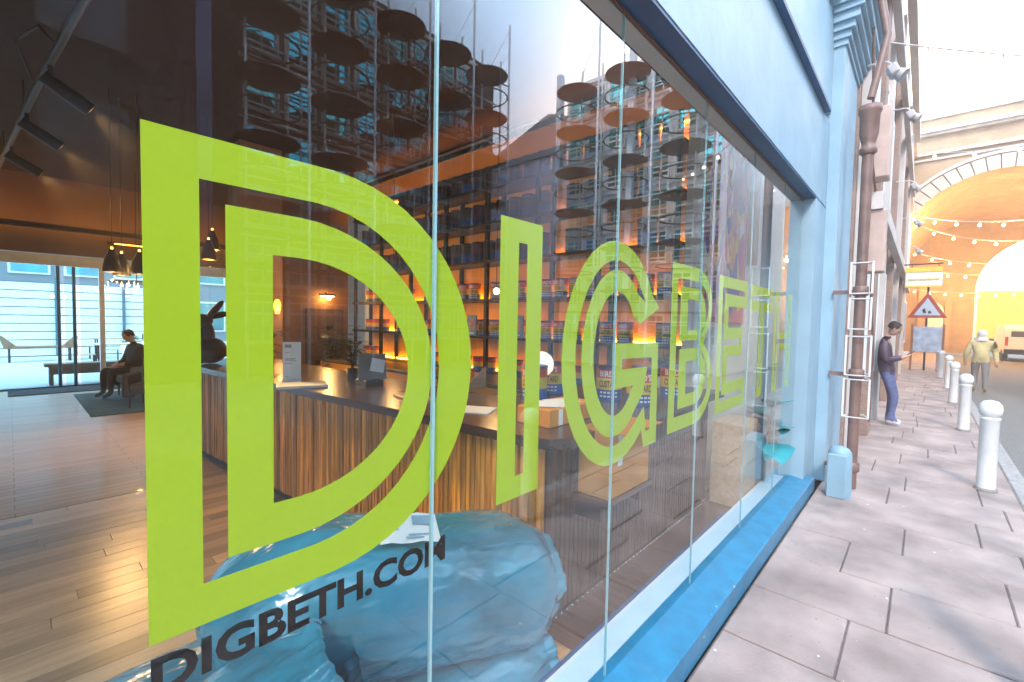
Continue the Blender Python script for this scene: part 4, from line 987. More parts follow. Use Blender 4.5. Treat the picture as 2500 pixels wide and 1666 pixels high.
if False: obj('under_light', MB().prism([(1.80, 1.60), (1.655, 3.5), (1.50, 5.6), (1.515, 5.6), (1.67, 3.5), (1.815, 1.60)], 1.022, 1.034, 'XY'), STRIPH, ct)
obj('ledge', MB().box(2.08, 2.62, 1.19, 1.413, .70, .73), TOPW, ct)
for x in (2.12, 2.56): obj('ledge_bracket', MB().box(x, x + .02, 1.25, 1.413, .60, .699), BLACKM, ct)

ORG = mat('orange_cardboard', (.62, .24, .015), .7, var=.12, scale=3); KRAFT = mat('brown_cardboard', (.30, .16, .07), .8, var=.1)
ob = thing('cardboard_box', 'bright orange cardboard carton on the ledge behind the letter G', 'box', (2.3, 1.3, .73))
obj('carton', MB().bbox(2.12, 2.58, 1.20, 1.40, .731, 1.10, .004), ORG, ob)
obj('flap', MB().box(2.12, 2.58, 1.12, 1.20, 1.095, 1.099), ORG, ob)
obj('tape', MB().box(2.20, 2.25, 1.198, 1.1995, .9, 1.09), WHITE, ob)
tm = text_mesh('14', 'tape_number', .0006, .01); a0, a1, b0, b1 = bounds(tm); fit(tm, lambda c: Vector((2.207 + (c.x - a0) / (a1 - a0) * .036, 1.1972 - c.z, .96 + (c.y - b0) / (b1 - b0) * .07))); tm.materials.append(RED) if not tm.materials else None
tm.materials.clear(); tm.materials.append(RED); obj('tape_number', tm, None, ob)
ob2 = thing('cardboard_box', 'long orange carton lying on the counter end with papers on it', 'box', (2.1, 1.65, 1.09))
obj('carton', MB().bbox(1.98, 2.45, 1.50, 1.74, 1.0905, 1.19, .004), ORG, ob2)
obj('tape', MB().box(2.06, 2.10, 1.498, 1.4995, 1.095, 1.185), WHITE, ob2)
pp = MB()
for k, (x, y, a) in enumerate(((2.2, 1.60, .2), (2.28, 1.64, -.4), (2.12, 1.63, .6))): pp.add(MB().box(x - .1, x + .1, y - .07, y + .07, 1.1905 + k * .002, 1.1915 + k * .002).turned(a, (x, y, 0)).v, [(0, 1, 3, 2), (4, 6, 7, 5), (0, 4, 5, 1), (2, 3, 7, 6), (0, 2, 6, 4), (1, 5, 7, 3)])
tag(obj('paper_sheets', pp, WHITE), 'crumpled white papers on top of the long orange carton', 'paper')
tag(obj('paper_pile', MB().bbox(-.11, .11, -.15, .15, 0, .006, .001).turned(.5).moved((2.02, 2.18, 1.0905)), WHITE), 'white sheets lying at the counter edge beside the letter I', 'paper')
tag(obj('bread_board', MB().bbox(-.09, .09, -.22, .22, 0, .02, .004).turned(-.2).moved((2.0, 2.75, 1.0905)), PALEW), 'pale wooden board on the counter behind the curve of the D', 'board')

# tins ------------------------------------------------------------------
TBL = mat('tin_blue', (.01, .09, .38), .35, var=.1); TYE = mat('tin_yellow', (.78, .50, .02), .35, var=.06); TRE = mat('tin_red', (.60, .06, .02), .35, var=.06); TLI = mat('tin_lid', (.05, .10, .28), .3, .4)
def curve_text(txt, zc, hh, r, width, m_, offs=.0):
    me = text_mesh(txt, 'lettering', .0, .02); a0, a1, b0, b1 = bounds(me)
    def f(c):
        th = ((c.x - a0) / (a1 - a0) - .5) * width / r
        return Vector((-(r + .0015) * math.cos(th), -(r + .0015) * math.sin(th) * 1.0, zc + ((c.y - b0) / (b1 - b0) - .5) * hh))
    fit(me, f); me.materials.clear(); me.materials.append(m_); return me
tr_, th_ = .085, .225
tb_ = MB()
tb_.lathe([(tr_, 0.0), (tr_, .07)], n=20, mi=0); tb_.lathe([(tr_ + .0003, .0701), (tr_ + .0003, .145)], n=20, mi=1); tb_.lathe([(tr_, .1451), (tr_, .205)], n=20, mi=2)
tb_.f.pop(); tb_.mi.pop(); tb_.sm.pop()
tinbody = MB(); P0 = [(tr_, 0.001), (tr_, .07), (tr_, .145), (tr_, .205)]
for k in range(3): tinbody.lathe(P0[k:k + 2], n=20, mi=k)
keep = [i for i, f in enumerate(tinbody.f) if len(f) == 4]
tinbody.f = [tinbody.f[i] for i in keep]; tinbody.mi = [tinbody.mi[i] for i in keep]; tinbody.sm = [True] * len(keep)
M_TIN = tinbody.mesh('body', [TBL, TYE, TRE])
M_LID = MB().lathe([(0, .200), (tr_ - .003, .2005), (tr_ + .003, .206), (tr_ + .003, .218), (tr_ - .01, .222), (0, .221)], n=20).mesh('lid', TLI); fix(M_LID)
M_T1 = curve_text("BIRD'S", .175, .040, tr_, .125, WHITE); M_T2 = curve_text('CUSTARD', .108, .045, tr_, .135, mat('tin_print_black', (.02, .02, .02), .4))
M_T3 = MB(); 
for k in range(5):
    for zz in (.02, .045): a = R(-34 + 17 * k); M_T3.add([(-(tr_ + .001) * math.cos(a + q), -(tr_ + .001) * math.sin(a + q), z) for q, z in ((-.1, zz), (.1, zz), (.1, zz + .012), (-.1, zz + .012))], [(0, 1, 2, 3)])
M_T3 = M_T3.mesh('print_line', WHITE)
def drum_mesh(c1, c2):
    b = MB()
    for k, (z0, z1, r0) in enumerate(((0, .12, .095), (.12, .24, .095))): b.lathe([(r0, z0), (r0, z1)], n=18, mi=k)
    kp = [i for i, f in enumerate(b.f) if len(f) == 4]; b.f = [b.f[i] for i in kp]; b.mi = [b.mi[i] for i in kp]; b.sm = [True] * len(kp)
    return b.mesh('body', [c1, c2])
PUR = mat('drum_purple', (.09, .035, .08), .35); NVY = mat('drum_navy', (.02, .03, .10), .35); SIL = mat('drum_bronze', (.09, .06, .05), .35, .5)
DRUMS = [drum_mesh(NVY, PUR), drum_mesh(TBL, SIL), drum_mesh(NVY, SIL)]
M_DL = MB().lathe([(0, .238), (.098, .239), (.10, .262), (.08, .268), (0, .266)], n=18).mesh('lid', mat('drum_lid', (.03, .025, .03), .35)); fix(M_DL)
def tin(x, y, z, label, group, lettered=True, rz=0.0, s=1.0):
    t = thing('food_tin', label, 'tin', (x, y, z), group); t.rotation_euler.z = rz; t.scale = (s, s, s)
    for n_, me in (('body', M_TIN), ('lid', M_LID)) + ((('lettering', M_T1), ('lettering', M_T2), ('print_line', M_T3)) if lettered else ()):
        o = bpy.data.objects.new(n_, me); COL.objects.link(o); o.parent = t
    if lettered:
        pass
def drum(x, y, z, label, group, k):
    t = thing('storage_drum', label, 'drum', (x, y, z), group); t.scale = (1.14, 1.14, 1.18)
    for n_, me in (('body', DRUMS[k % 3]), ('lid', M_DL)):
        o = bpy.data.objects.new(n_, me); COL.objects.link(o); o.parent = t
# shelving ----------------------------------------------------------------
SX0, SX1, SY0, SY1 = 4.72, 5.12, 1.98, 8.60
sh = thing('shelving', 'tall black metal shelving with amber lit backs filled with tins', 'shelving', (4.9, 5, 0))
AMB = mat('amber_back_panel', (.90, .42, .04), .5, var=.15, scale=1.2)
tiers = [.90, 1.44, 1.99, 2.55, 3.10, 3.62]
n_up = 7
for k in range(n_up + 1):
    y = SY0 + (SY1 - SY0) * k / n_up
    obj('upright', MB().box(SX0, SX0 + .05, y - .03, y + .03, 0, 3.82), BLACKM, sh)
    obj('upright', MB().box(SX1 - .06, SX1 - .01, y - .03, y + .03, 0, 3.82), BLACKM, sh)
for z in tiers: obj('shelf', MB().box(SX0 - .02, SX1 - .003, SY0 - .05, SY1 + .05, z - .035, z), BLACKM, sh)
for k in range(n_up):
    y0 = SY0 + (SY1 - SY0) * k / n_up + .035; y1 = SY0 + (SY1 - SY0) * (k + 1) / n_up - .035
    obj('back_panel', MB().box(SX1, SX1 + .02, y0 - .03, y1 + .03, .95, 4.52), AMB, sh)
for z in (3.86, 4.24): obj('rail', MB().box(SX0 - .03, SX0 - .001, SY0 - .05, SY1 + .05, z - .05, z + .03), BLACKM, sh)
for z in tiers:
    obj('strip_light', MB().box(SX1 - .055, SX1 - .03, SY0 + .04, SY1 - .04, z + .002, z + .02), STRIPH if z > 3.5 else STRIPL, sh)
obj('strip_light', MB().box(SX0 + .01, SX0 + .03, SY0 + .04, SY1 - .04, 4.275, 4.29), BLACKM, sh)
obj('strip_light', MB().box(SX1 - .02, SX1 - .003, SY0 + .04, SY1 - .04, 3.93, 3.94), STRIPL, sh)
rr = random.Random(21)
ORD = ['', 'first', 'second', 'third', 'fourth', 'fifth', 'sixth', 'seventh', 'eighth', 'ninth', 'tenth', 'eleventh', 'twelfth', 'thirteenth', 'fourteenth', 'fifteenth', 'sixteenth', 'seventeenth', 'eighteenth', 'nineteenth', 'twentieth', 'twenty-first', 'twenty-second', 'twenty-third', 'twenty-fourth', 'twenty-fifth', 'twenty-sixth', 'twenty-seventh', 'twenty-eighth']
cnt_ = {}
def nth(key):
    cnt_[key] = cnt_.get(key, 0) + 1; return ORD[min(cnt_[key], 28)] + ' from the window'
TG = 'food tins and drums on the shelving'
names_t = {1: 'tricolour custard tin on the eye level shelf', 2: 'tricolour custard tin one shelf above eye level'}
for ti, z in enumerate(tiers):
    y = SY0 + .14; k = 0
    while y < SY1 - .1:
        if ti in (1, 2) and y < 6.2:
            if rr.random() < .93: tin(4.86 - .02, y, z + .0005, names_t[ti] + ', ' + nth(ti), TG, True, rr.uniform(-.2, .25) + .35, 1.12)
            y += .235
        elif ti in (3, 4, 5):
            if rr.random() < .93: drum(4.87, y, z + .0005, 'dark round drum on the ' + {3: 'third', 4: 'second', 5: 'topmost'}[ti] + (' shelf from the top, ' if ti != 5 else ' shelf, ') + nth(ti), TG, k)
            y += .25; k += 1
        else:
            if ti == 0: 
                if rr.random() < .6: tin(4.86, y, z + .0005, 'custard tin on the lowest lit shelf, ' + nth(ti), TG, False)
            elif rr.random() < .8: tin(4.86, y, z + .0005, 'small custard tin ' + ('by the brown wall, lower row, ' if ti == 1 else 'by the brown wall, upper row, ') + nth(10 + ti).replace('from the window', 'of its row'), TG, False)
            y += .27
for i, (x, y, a) in enumerate(((3.11, 1.79, .5), (3.08, 1.52, .6), (3.35, 1.62, .5), (3.02, 2.28, .4), (2.70, 2.2, .3), (3.62, 1.50, .5))):
    tin(x, y, 1.0905, ['custard tin on the counter behind the bar of the G', 'custard tin at the counter front beside the orange carton', 'custard tin on the counter just right of the G', 'custard tin set back on the counter inside the G', 'custard tin on the counter between the I and the G', 'custard tin on the counter behind the spur of the G'][i], 'custard tins on the counter', True, a, 1.15)
bcn = thing('back_counter', 'low amber fronted back counter below the shelving', 'counter', (4.3, 5, 0))
obj('carcass', MB().box(4.0, 4.66, 2.9, 8.5, 0, .86), mat('counter_core', (0, 0, 0)), bcn)
obj('worktop', MB().bbox(3.94, 4.68, 2.85, 8.5, .862, .90, .006), mat('olive_top', (.16, .12, .02), .3), bcn)
obj('front_panel', MB().box(3.97, 3.998, 2.9, 8.5, .55, .84), AMB, bcn)

# small things on counter ---------------------------------------------------
sc_ = thing('menu_card', 'tall white printed card in an acrylic stand on the counter', 'menu card', (1.68, 4.2, 1.09))
obj('card', MB().bbox(-.075, .075, -.004, .004, .03, .36, .001).moved((1.70, 4.2, 1.09)).turned(R(-25), (1.70, 4.2, 0)), WHITE, sc_)
PR = mat('grey_print', (.22, .22, .25), .6)
pr = MB()
for z, x0, x1 in ((.31, -.055, -.005), (.325, -.055, -.005), (.265, -.055, -.02), (.05, -.055, -.03), (.21, -.055, .03), (.20, -.055, .02), (.19, -.055, .035), (.165, -.055, .0)): pr.box(x0, x1, -.0052, -.0042, z, z + (.012 if z > .3 else .004))
obj('print_line', pr.moved((1.70, 4.2, 1.09)).turned(R(-25), (1.70, 4.2, 0)), PR, sc_)
obj('stand', MB().bbox(-.08, .08, -.05, .05, .0005, .03, .004).moved((1.70, 4.2, 1.09)).turned(R(-25), (1.70, 4.2, 0)), WHITE, sc_)
tag(obj('white_tray', MB().bbox(-.20, .19, -.14, .14, .0, .022, .006).turned(R(-20)).moved((1.66, 3.88, 1.0905)), WHITE), 'flat white tray in front of the tall menu card', 'tray')
tt = thing('tablet_stand', 'tilted tablet with a pale note stuck on it at the till', 'tablet', (2.15, 3.6, 1.09))
obj('screen', MB().bbox(-.12, .12, -.01, .01, 0, .24, .004).turned(R(-20), axis='X').turned(R(-25)).moved((2.15, 3.6, 1.13)), mat('tablet_grey', (.20, .20, .21), .3), tt)
obj('note', MB().box(-.02, .10, -.014, -.011, .08, .20).turned(R(12), (0, 0, .1), 'Y').turned(R(-20), axis='X').turned(R(-25)).moved((2.15, 3.6, 1.13)), WHITE, tt)
obj('foot', MB().bbox(2.06, 2.24, 3.56, 3.74, 1.0905, 1.14, .01), BLACKM, tt)
gl = thing('globe_lamp', 'round white globe lamp on the counter behind the letter I', 'lamp', (2.85, 2.42, 1.09))
GLO = mat('white_globe', (.9, .88, .85), .4, emit=(1, .86, .72), estr=.5)
obj('globe', MB().sphere((2.9, 2.30, 1.33), .105, 24), GLO, gl)
obj('base', MB().lathe([(.07, 1.0905), (.07, 1.11), (.02, 1.125), (.02, 1.225)], (2.9, 2.30, 0), 16), BLACKM, gl)
gl.location = gl.location
rk = thing('snack_rack', 'small plywood rack holding wrapped bars on the counter', 'rack', (2.6, 2.9, 1.09))
for y in (2.78, 3.02): obj('side', MB().prism([(2.45, 1.0905), (2.75, 1.0905), (2.75, 1.28)], y, y + .01, 'XZ'), PALEW, rk)
for k in range(3): obj('shelf', MB().box(2.50 + .08 * k, 2.75, 2.791, 3.019, 1.10 + .05 * k, 1.105 + .05 * k), PALEW, rk)
for k in range(3):
    for j in range(4):
        tag(obj('wrapped_bar', MB().bbox(2.51 + .08 * k, 2.56 + .08 * k, 2.80 + .055 * j, 2.845 + .055 * j, 1.106 + .05 * k, 1.126 + .05 * k, .003), TRE if (j + k) % 2 else PALEW), 'small ' + ('red' if (j + k) % 2 else 'cream') + ' wrapped bar in the plywood rack, ' + ['front', 'middle', 'top'][k] + ' step, ' + ['nearest', 'second nearest', 'third nearest', 'farthest from'][j] + ' the window', 'snack bar', 'wrapped bars in the rack')
for i, (y, w) in enumerate(((5.05, .10), (4.15, .12))):
    t = thing('framed_print', ['small blue framed print farther along the shelf edge, right of the D', 'small blue framed print on the shelf edge left of the letter I'][i], 'print', (4.68, y, 1.44))
    obj('frame', MB().bbox(4.672, 4.694, y - w, y + w, 1.4405, 1.75, .004), mat('print_blue', (.10, .28, .45), .5), t)
    obj('picture', MB().box(4.668, 4.671, y - w * .6, y + w * .6, 1.53, 1.70), mat('print_pink', (.55, .25, .22), .6, var=.4, scale=25), t)
    obj('caption', MB().box(4.668, 4.671, y - w * .5, y + w * .5, 1.47, 1.49), WHITE, t)
# hare sculpture
hr = thing('hare_sculpture', 'dark hare figure with long ears on the far end of the counter', 'sculpture', (1.80, 6.4, 1.09))
HM = mat('dark_bronze', (.012, .014, .018), .4, .3)
hb = MB(); hx, hy, hz = 1.62, 6.4, 1.09
hb.sphere((hx, hy, hz + .16), .17, 18, sq=(1.15, .8, .95)); hb.sphere((hx - .02, hy, hz + .34), .09, 16, sq=(.9, .8, 1.9)); hb.sphere((hx - .06, hy, hz + .52), .085, 16, sq=(1.25, .85, .95))
hb.sphere((hx - .15, hy, hz + .49), .045, 10); hb.sphere((hx - .12, hy - .07, hz + .06), .055, 10, sq=(1.6, .7, .9)); hb.sphere((hx + .16, hy, hz + .12), .05, 10)
obj('body', hb, HM, hr)
for a, dy in ((78, .03), (40, -.05)):
    e = MB(); e.sphere((0, 0, .13), .055, 14, sq=(.75, .8, 2.5)); e.v = [tuple(Matrix.Rotation(R(a), 3, 'Y') @ Vector(v) + Vector((hx - .03, hy + dy, hz + .56))) for v in e.v]
    obj('ear', e, HM, hr)
# plants
plant('potted_plant', 'large dark leafed plant in front of the brown wall', (4.05, 8.2, 0), 1.35, 90, .34, .17, LEAFD, BLACKM, .2, .35, 1.0, 4, 8)
plant('potted_plant', 'dark leafy plant standing on the counter before the tablet', (2.20, 4.05, 1.0905), .30, 26, .16, .08, LEAFD, BLACKM, .06, .10, 1.2, 5)
plant('potted_plant', 'dark plant left of the menu card at the counter back', (2.0, 5.6, 1.0905), .38, 30, .18, .09, LEAFD, BLACKM, .07, .12, 1.2, 6)
plant('potted_plant', 'bushy green plant on the counter behind the letter B', (4.02, 1.75, 1.0905), .26, 60, .10, .07, LEAF, WHITE, .07, .10, 1.5, 8, 9)
plant('window_plant', 'turquoise large leafed plant at the end of the window board', (4.88, 1.06, .169), .62, 11, .42, .30, LEAFT, WHITE, .05, .28, .5, 9, 3)
bx = thing('plywood_box', 'pale plywood box standing on the floor beside the window board', 'box', (4.1, 1.3, 0))
obj('side_panel', MB().bbox(3.99 + .3, 4.75, 1.135, 1.40, 0, .42, .005), PALEW, bx); obj('side_panel', MB().bbox(4.29, 4.75, 1.135, 1.40, .422, .80, .005), PALEW, bx)
# post, painting, panels on the end wall
struct('white_post', MB().box(4.58, 4.70, 1.70, 1.82, 0, 4.599), mat('post_grey_white', (.52, .54, .56), .5))
pa = thing('abstract_painting', 'tall abstract painting with purple ground and orange, pink and white streaks', 'painting', (5.15, 1.6, 3))
obj('canvas', MB().bbox(5.14, 5.198, 1.42, 1.88, 1.70, 3.75, .004), mat('canvas_purple', (.42, .12, .45), .6, var=.5, scale=2, col2=(.70, .18, .14)), pa)
sm_ = MB(); cols = [mat('streak_orange', (.75, .32, .03), .5), mat('streak_pink', (.65, .12, .35), .5), mat('streak_white', (.75, .72, .78), .5), mat('streak_violet', (.16, .10, .50), .5), mat('streak_yellow', (.8, .6, .08), .5)]
r2 = random.Random(4)
for k in range(90):
    y = r2.uniform(1.45, 1.85); z = r2.uniform(1.8, 3.5); h = r2.uniform(.1, .45); w = r2.uniform(.012, .04); tl = r2.uniform(-.04, .04)
    sm_.add([(5.1385 - .00005 * k, y - w, z), (5.1385 - .00005 * k, y + w * .2, z - h * .4), (5.1385 - .00005 * k, y + w, z + h * .1), (5.1385 - .00005 * k, y + tl, z + h)], [(0, 1, 2, 3)], k % 5)
sm_ = sm_.mesh('brush_stroke', cols); obj('brush_stroke', sm_, None, pa)['kind'] = 'stuff'
tag(obj('wall_panel', MB().bbox(5.16, 5.199, 1.14 + .165, 1.40, 2.30, 3.05, .004), mat('rust_panel', (.30, .11, .05), .6, var=.15)), 'rust brown panel high on the white end wall beside the painting', 'panel')

# lamps ---------------------------------------------------------------------
SHD = mat('black_shade', (.01, .009, .009), .35, .3); INN = mat('shade_inner_glow', (.9, .5, .1), .5, emit=(1, .36, .03), estr=4)
def lamp_light(loc, e, r=.05, col=(1, .55, .2)):
    l = bpy.data.lights.new('lamp_glow', 'POINT'); l.energy = e; l.shadow_soft_size = r; l.color = col
    o = bpy.data.objects.new('lamp_glow', l); o.location = loc; return o
def spot_light(loc, at, e):
    l = bpy.data.lights.new('spot_glow', 'SPOT'); l.energy = e; l.spot_size = R(24); l.spot_blend = .6; l.shadow_soft_size = .05; l.color = (1, .58, .22)
    o = bpy.data.objects.new('spot_glow', l); o.location = loc; o.rotation_euler = (Vector(at) - Vector(loc)).to_track_quat('-Z', 'Y').to_euler(); return o
def pendant(x, y, z, label, e=16):
    t = thing('pendant_lamp', label, 'pendant lamp', (x, y, z), 'black dome pendants')
    sc = MB().lathe([(.10, z), (.098, z + .06), (.078, z + .17), (.045, z + .25), (.028, z + .30)], (x, y, 0), 20)
    sc.f = [f for f in sc.f if len(f) == 4]; sc.mi = sc.mi[:len(sc.f)]; sc.sm = [True] * len(sc.f)
    obj('shade', sc, SHD, t)
    obj('diffuser', MB().lathe([(0, z + .012), (.094, z + .012), (.094, z + .016), (0, z + .016)], (x, y, 0), 20), INN, t)
    obj('socket', MB().cyl((x, y, z + .301), (x, y, z + .33), .014, n=10), WARM, t)
    obj('cord', MB().cyl((x, y, z + .361), (x, y, 4.599), .004, n=6), BLACKM, t)
    l = lamp_light((x, y, z - .06), e); COL.objects.link(l); l.parent = t; l.matrix_parent_inverse = Matrix.Translation(-t.location)
for i, (x, y, z) in enumerate(((.93, 8.0, 2.22), (1.06, 8.25, 2.20), (1.20, 7.9, 2.21), (2.03, 8.0, 2.50), (2.13, 8.2, 2.68))):
    pendant(x, y, z, ['black dome pendant farthest left, by the entrance', 'middle black dome pendant of the three left of the D', 'black dome pendant touching the edge of the D', 'black dome pendant seen between the strokes of the D, lower one', 'black dome pendant between the strokes of the D, higher one'][i])
ch = thing('chandelier', 'ring chandelier of many bare glowing bulbs near the entrance', 'chandelier', (1.8, 12.2, 2.3))
obj('hoop', MB().tube([(1.8 + .45 * math.cos(R(a)), 12.2 + .45 * math.sin(R(a)), 2.32) for a in range(0, 360, 15)], .012, 6, closed=True), BLACKM, ch)
obj('stem', MB().cyl((1.8, 12.2, 2.32), (1.8, 12.2, 4.599), .008, n=6).cyl((1.35, 12.2, 2.32), (2.25, 12.2, 2.32), .006, n=6), BLACKM, ch)
for k in range(14):
    a = R(k * 25.7); r_ = .45 if k % 3 else .25; dz = (.0, -.1, .08)[k % 3]
    q = (1.8 + r_ * math.cos(a), 12.2 + r_ * math.sin(a), 2.25 + dz)
    obj('bulb', MB().sphere(q, .022, 8).cyl(q, (q[0], q[1], 2.32), .004, n=5), BULB, ch)
l = lamp_light((1.8, 12.2, 2.1), 8); COL.objects.link(l); l.parent = ch; l.matrix_parent_inverse = Matrix.Translation(-ch.location)
ht = thing('bar_heater', 'black bar heater with a glowing orange element above the entrance', 'heater', (2.0, 13.6, 3.2))
obj('casing', MB().box(1.5, 2.9, 13.55, 13.62, 3.20, 3.27), BLACKM, ht); obj('element', MB().cyl((1.62, 13.53, 3.23), (2.85, 13.53, 3.23), .012), mat('heater_glow', (1, .3, .05), .5, emit=(1, .18, .02), estr=9), ht)
obj('hanger', MB().cyl((2.2, 13.6, 3.271), (2.2, 13.6, 3.419), .01), BLACKM, ht)
sn = thing('wall_sconce', 'amber glass wall light on the rose coloured pier beside the D', 'wall lamp', (3.25, 8.54, 1.86))
obj('shade', MB().lathe([(.03, 1.72), (.05, 1.80), (.06, 1.88), (.04, 1.96), (.0, 1.98)], (3.16, 8.42, 0), 16), mat('amber_glass', (1, .5, .1), .4, emit=(1, .30, .02), estr=2.5), sn)
obj('backplate', MB().bbox(3.11, 3.21, 8.52, 8.549, 1.84, 1.98, .005).cyl((3.16, 8.42, 1.95), (3.16, 8.52, 1.92), .012), BLACKM, sn)
l = lamp_light((3.16, 8.30, 1.8), 3); COL.objects.link(l); l.parent = sn; l.matrix_parent_inverse = Matrix.Translation(-sn.location)
pc = thing('picture', 'dark framed picture on the brown wall under a picture light', 'picture', (4.2, 8.88, 1.2))
obj('frame', MB().bbox(3.85, 4.62, 8.86, 8.899, .72, 1.84, .006), mat('picture_frame_dark', (.05, .025, .015), .5), pc)
obj('canvas', MB().box(3.89, 4.58, 8.855, 8.8595, .76, 1.80), mat('picture_brown', (.12, .06, .03), .5, var=.5, scale=3), pc)
obj('picture_light', MB().cyl((4.08, 8.78, 2.12), (4.40, 8.78, 2.12), .022).cyl((4.24, 8.78, 2.13), (4.24, 8.899, 2.18), .01), BLACKM, pc)
obj('tube', MB().cyl((4.10, 8.79, 2.093), (4.38, 8.79, 2.093), .006, n=8), BULB, pc)
l = lamp_light((4.24, 8.76, 2.04), 7, .03, (1, .5, .12)); COL.objects.link(l); l.parent = pc; l.matrix_parent_inverse = Matrix.Translation(-pc.location)
# ceiling track with spots
tk = thing('lighting_track', 'black ceiling lighting track with spotlights at the top left', 'track', (.3, 7, 4.2))
obj('track', MB().tube([(.62, 3.4, 4.22), (.30, 7, 4.2), (-.10, 12.5, 4.2)], .035, 10), BLACKM, tk)
for y, x in ((5.0, .47), (8.6, .18), (11.2, .0)): obj('hanger', MB().cyl((x, y, 4.2), (x, y, 4.599), .012), BLACKM, tk)
obj('cable', MB().tube([(.40, 6.4, 4.25), (.25, 6.5, 4.45), (.10, 6.9, 4.4), (.22, 7.3, 4.2)], .012, 6), BLACKM, tk)
for i, (x, y) in enumerate(((.33, 6.7), (.20, 8.5), (.08, 10.4))):
    t = thing('track_spotlight', ['largest black spotlight on the ceiling track with a glint of amber', 'second black spotlight down the ceiling track', 'farthest black spotlight on the ceiling track'][i], 'spotlight', (x, y, 4.15), 'track spotlights')
    obj('yoke', MB().box(x - .02, x + .02, y - .03, y + .03, 4.02, 4.168), BLACKM, t)
    obj('can', MB().cyl((x - .06, y - .02, 4.05), (x + .30, y + .06, 3.86), .065, .075, 16), BLACKM, t)
    obj('lens', MB().cyl((x + .295, y + .059, 3.8625), (x + .305, y + .061, 3.857), .04, .04, 12), WARM, t)
    l = spot_light((x + .33, y + .065, 3.84), (1.78, 1.9 + i * .9, .62), 620); COL.objects.link(l); l.parent = t; l.matrix_parent_inverse = Matrix.Translation(-t.location)
for i, (x, y) in enumerate(((3.6, 3.5), (3.6, 5.5), (3.6, 7.4))):
    t = thing('hanging_bulb', ['bare warm bulb hanging over the counter nearest the window', 'bare warm bulb hanging over the middle of the counter', 'bare warm bulb hanging over the far part of the counter'][i], 'bulb', (x, y, 2.0), 'bare bulbs over the counter')
    obj('bulb', MB().sphere((x, y, 2.0), .035, 12), BULB, t); obj('cord', MB().cyl((x, y, 2.03), (x, y, 4.599), .004, n=5), BLACKM, t)
    l = lamp_light((x, y, 1.92), 4); COL.objects.link(l); l.parent = t; l.matrix_parent_inverse = Matrix.Translation(-t.location)

# ================================================================== BLUE SACKS BEHIND THE GLASS
SACK = mat('blue_plastic_sack', (.03, .21, .31), .17, var=.35, scale=3, bump=.5, bscale=9, stretch=(1, 2.2, 1), coat=.5)
_n = SACK.node_tree.nodes; _l = SACK.node_tree.links
_rn = _n.new('ShaderNodeTexNoise'); _rn.noise_type = 'RIDGED_MULTIFRACTAL'; _rn.inputs['Scale'].default_value = 7.0; _rn.inputs['Detail'].default_value = 3; _rn.inputs['Distortion'].default_value = .8
_bp = _n.new('ShaderNodeBump'); _bp.inputs['Strength'].default_value = .75; _bp.inputs['Distance'].default_value = .016
_l.new([q for q in _n if q.type == 'MAPPING'][0].outputs[0], _rn.inputs['Vector']); _l.new(_rn.outputs['Fac'], _bp.inputs['Height'])
_l.new([q for q in _n if q.type == 'BUMP' and q != _bp][0].outputs[0], _bp.inputs['Normal']); _l.new(_bp.outputs[0], _n['Principled BSDF'].inputs['Normal'])
def sack(name, label, p0, p1, rw, rh, seed, pinch=(.25, .35), flat=0.0):
    p0 = Vector(p0); p1 = Vector(p1); ax = (p1 - p0); L_ = ax.length; ax.normalize()
    side = Vector((0, 0, 1)).cross(ax).normalized(); upv = ax.cross(side)
    nu, nv = 120, 130; vs = []
    for i in range(nu + 1):
        u = i / nu
        # body profile: flat bulging bag, closed end at u=0 and gathered mouth at u=1
        e0 = min(1, u / pinch[0]); e1 = min(1, (1 - u) / pinch[1])
        pr = (math.sin(e0 * math.pi / 2) ** .55) * (.30 + .70 * math.sin(e1 * math.pi / 2) ** .7) * (1 + .55 * max(0, (u - .93) / .07) ** 1.2)
        if i == 0: pr = .02
        fold = (1 - min(1, (1 - u) / (pinch[1] * .9))) ** 1.5
        for j in range(nv):
            t = 2 * math.pi * j / nv; c, s_ = math.cos(t), math.sin(t)
            sq = (abs(c) ** 2.25 + abs(s_) ** 2.25) ** (-1 / 2.25)
            q = Vector((u * L_ * 3, c * 2.2, s_ * 2.2)) + Vector((seed * 7.1, 0, 0))
            n1 = noise.noise(q * .9); n2 = noise.noise(Vector((q.x * 1.2, q.y * 3.2, q.z * 3.2)))
            rdg = 1 - abs(noise.noise(Vector((q.x * 2.1 + q.y, q.y * 2.0, q.z * 2.4)))) * 2
            n3 = noise.noise(Vector((q.x * .7 + q.y * 1.2, q.y * 6, q.z * 6)))
            d = 1 + .045 * n1 + .008 * n2 * (1.6 - e1) + .012 * max(0, rdg) ** 4 - .022 * max(0, 1 - abs(n3) * 7) * (1.25 - e1 * .6) + fold * (.05 * math.sin(t * 6 + seed) + .03 * math.sin(t * 13 + 2 * seed) + .16 * noise.noise(Vector((c * 5, s_ * 5, u * 9 + seed))))
            p = p0 + ax * (L_ * u) + side * (c * sq * rw * pr * d) + upv * (s_ * sq * rh * pr * d)
            vs.append(p)
    for v in vs: v.z = max(v.z, flat + .004 * noise.noise(v * 9) + .004)
    fs = [(i * nv + j, i * nv + (j + 1) % nv, (i + 1) * nv + (j + 1) % nv, (i + 1) * nv + j) for i in range(nu) for j in range(nv)]
    t = thing(name, label, 'sack', tuple(p0)); mb = MB(); mb.add(vs, fs, 0, True)
    obj('bag', mb, SACK, t)
    return t
s1 = sack('plastic_sack', 'largest blue plastic sack lying on the pile with a white label on top', (.40, 1.78, .68), (1.78, 1.40, .42), .34, .275, 3, (.24, .16))
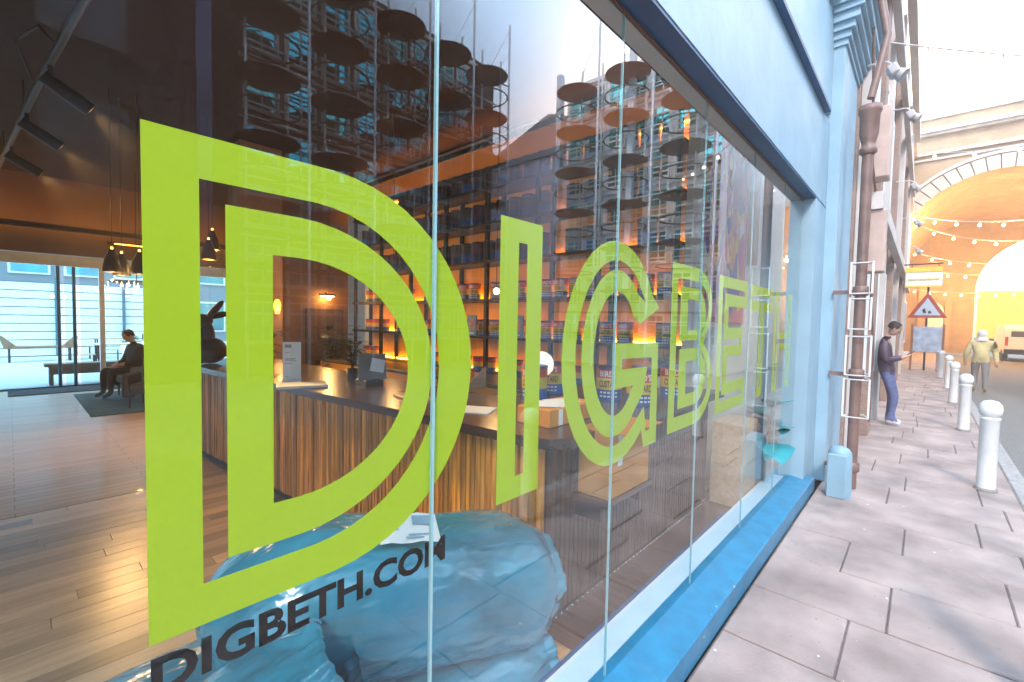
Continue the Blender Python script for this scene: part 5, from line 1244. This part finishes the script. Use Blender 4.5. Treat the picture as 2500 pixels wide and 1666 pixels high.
s2 = sack('plastic_sack', 'blue plastic sack at the lower left of the pile with a taped label', (.10, 1.50, .20), (.66, 1.27, .66), .26, .20, 8, (.3, .45))
s3 = sack('plastic_sack', 'crinkled blue plastic sack lying on the floor at the right foot of the pile', (.70, 1.62, .16), (1.70, 1.30, .13), .26, .17, 12, (.25, .3))
s4 = sack('plastic_sack', 'blue plastic sack at the bottom of the pile, mostly covered by the others', (-.1, 1.75, .24), (1.10, 1.85, .24), .34, .24, 17, (.25, .3))
def stuck_label(t, c, n, up_, w, h, label):
    c = Vector(c); n = Vector(n).normalized(); x = Vector(up_).cross(n).normalized(); y = n.cross(x)
    mb = MB()
    for i in range(7):
        for j in range(5):
            u = (i / 6 - .5) * w; v = (j / 4 - .5) * h; mb.v.append(tuple(c + x * u + y * v + n * (.006 * math.sin(i * 1.9) - .22 * u * u)))
    for i in range(6):
        for j in range(4): mb.f.append([i * 5 + j, i * 5 + j + 1, (i + 1) * 5 + j + 1, (i + 1) * 5 + j]); mb.mi.append(0); mb.sm.append(True)
    o = obj('paper_label', mb, WHITE, t, label)
    pm = MB()
    for (u0, u1, v0, v1) in ((-.4, -.1, .15, .2), (-.4, -.15, .05, .1), (-.4, -.2, -.1, -.05), (0.05, .38, .05, .38), (-.05, .3, -.3, -.25), (-.1, .2, -.4, -.35)):
        pm.v += [tuple(c + x * (u * w) + y * (v * h) + n * (.008 - .22 * (u * w) ** 2)) for u, v in ((u0, v0), (u1, v0), (u1, v1), (u0, v1))]; k = len(pm.v) - 4
        pm.f.append([k, k + 1, k + 2, k + 3]); pm.mi.append(0); pm.sm.append(False)
    obj('print', pm, mat('label_print', (.25, .40, .52), .6), o)
stuck_label(s1, (1.03, 1.45, .868), (-.05, -.62, 1), (0.35, 1, 0), .24, .13, 'white printed label')
stuck_label(s2, (.40, 1.20, .62), (-.5, -.75, .75), (0, 0, 1), .18, .09, 'white taped label')

# ================================================================== HAZE
hz_ = bpy.data.materials.new('haze'); hz_.use_nodes = True
nt = hz_.node_tree; nt.nodes.clear(); o_ = nt.nodes.new('ShaderNodeOutputMaterial'); v_ = nt.nodes.new('ShaderNodeVolumePrincipled')
v_.inputs['Color'].default_value = (1, .86, .74, 1); v_.inputs['Density'].default_value = HAZE; v_.inputs['Anisotropy'].default_value = .0
nt.links.new(v_.outputs[0], o_.inputs['Volume'])
hob = obj('haze', MB().box(-40, 110, -60, 62, -2.2, 17.5), hz_); hob['kind'] = 'stuff'
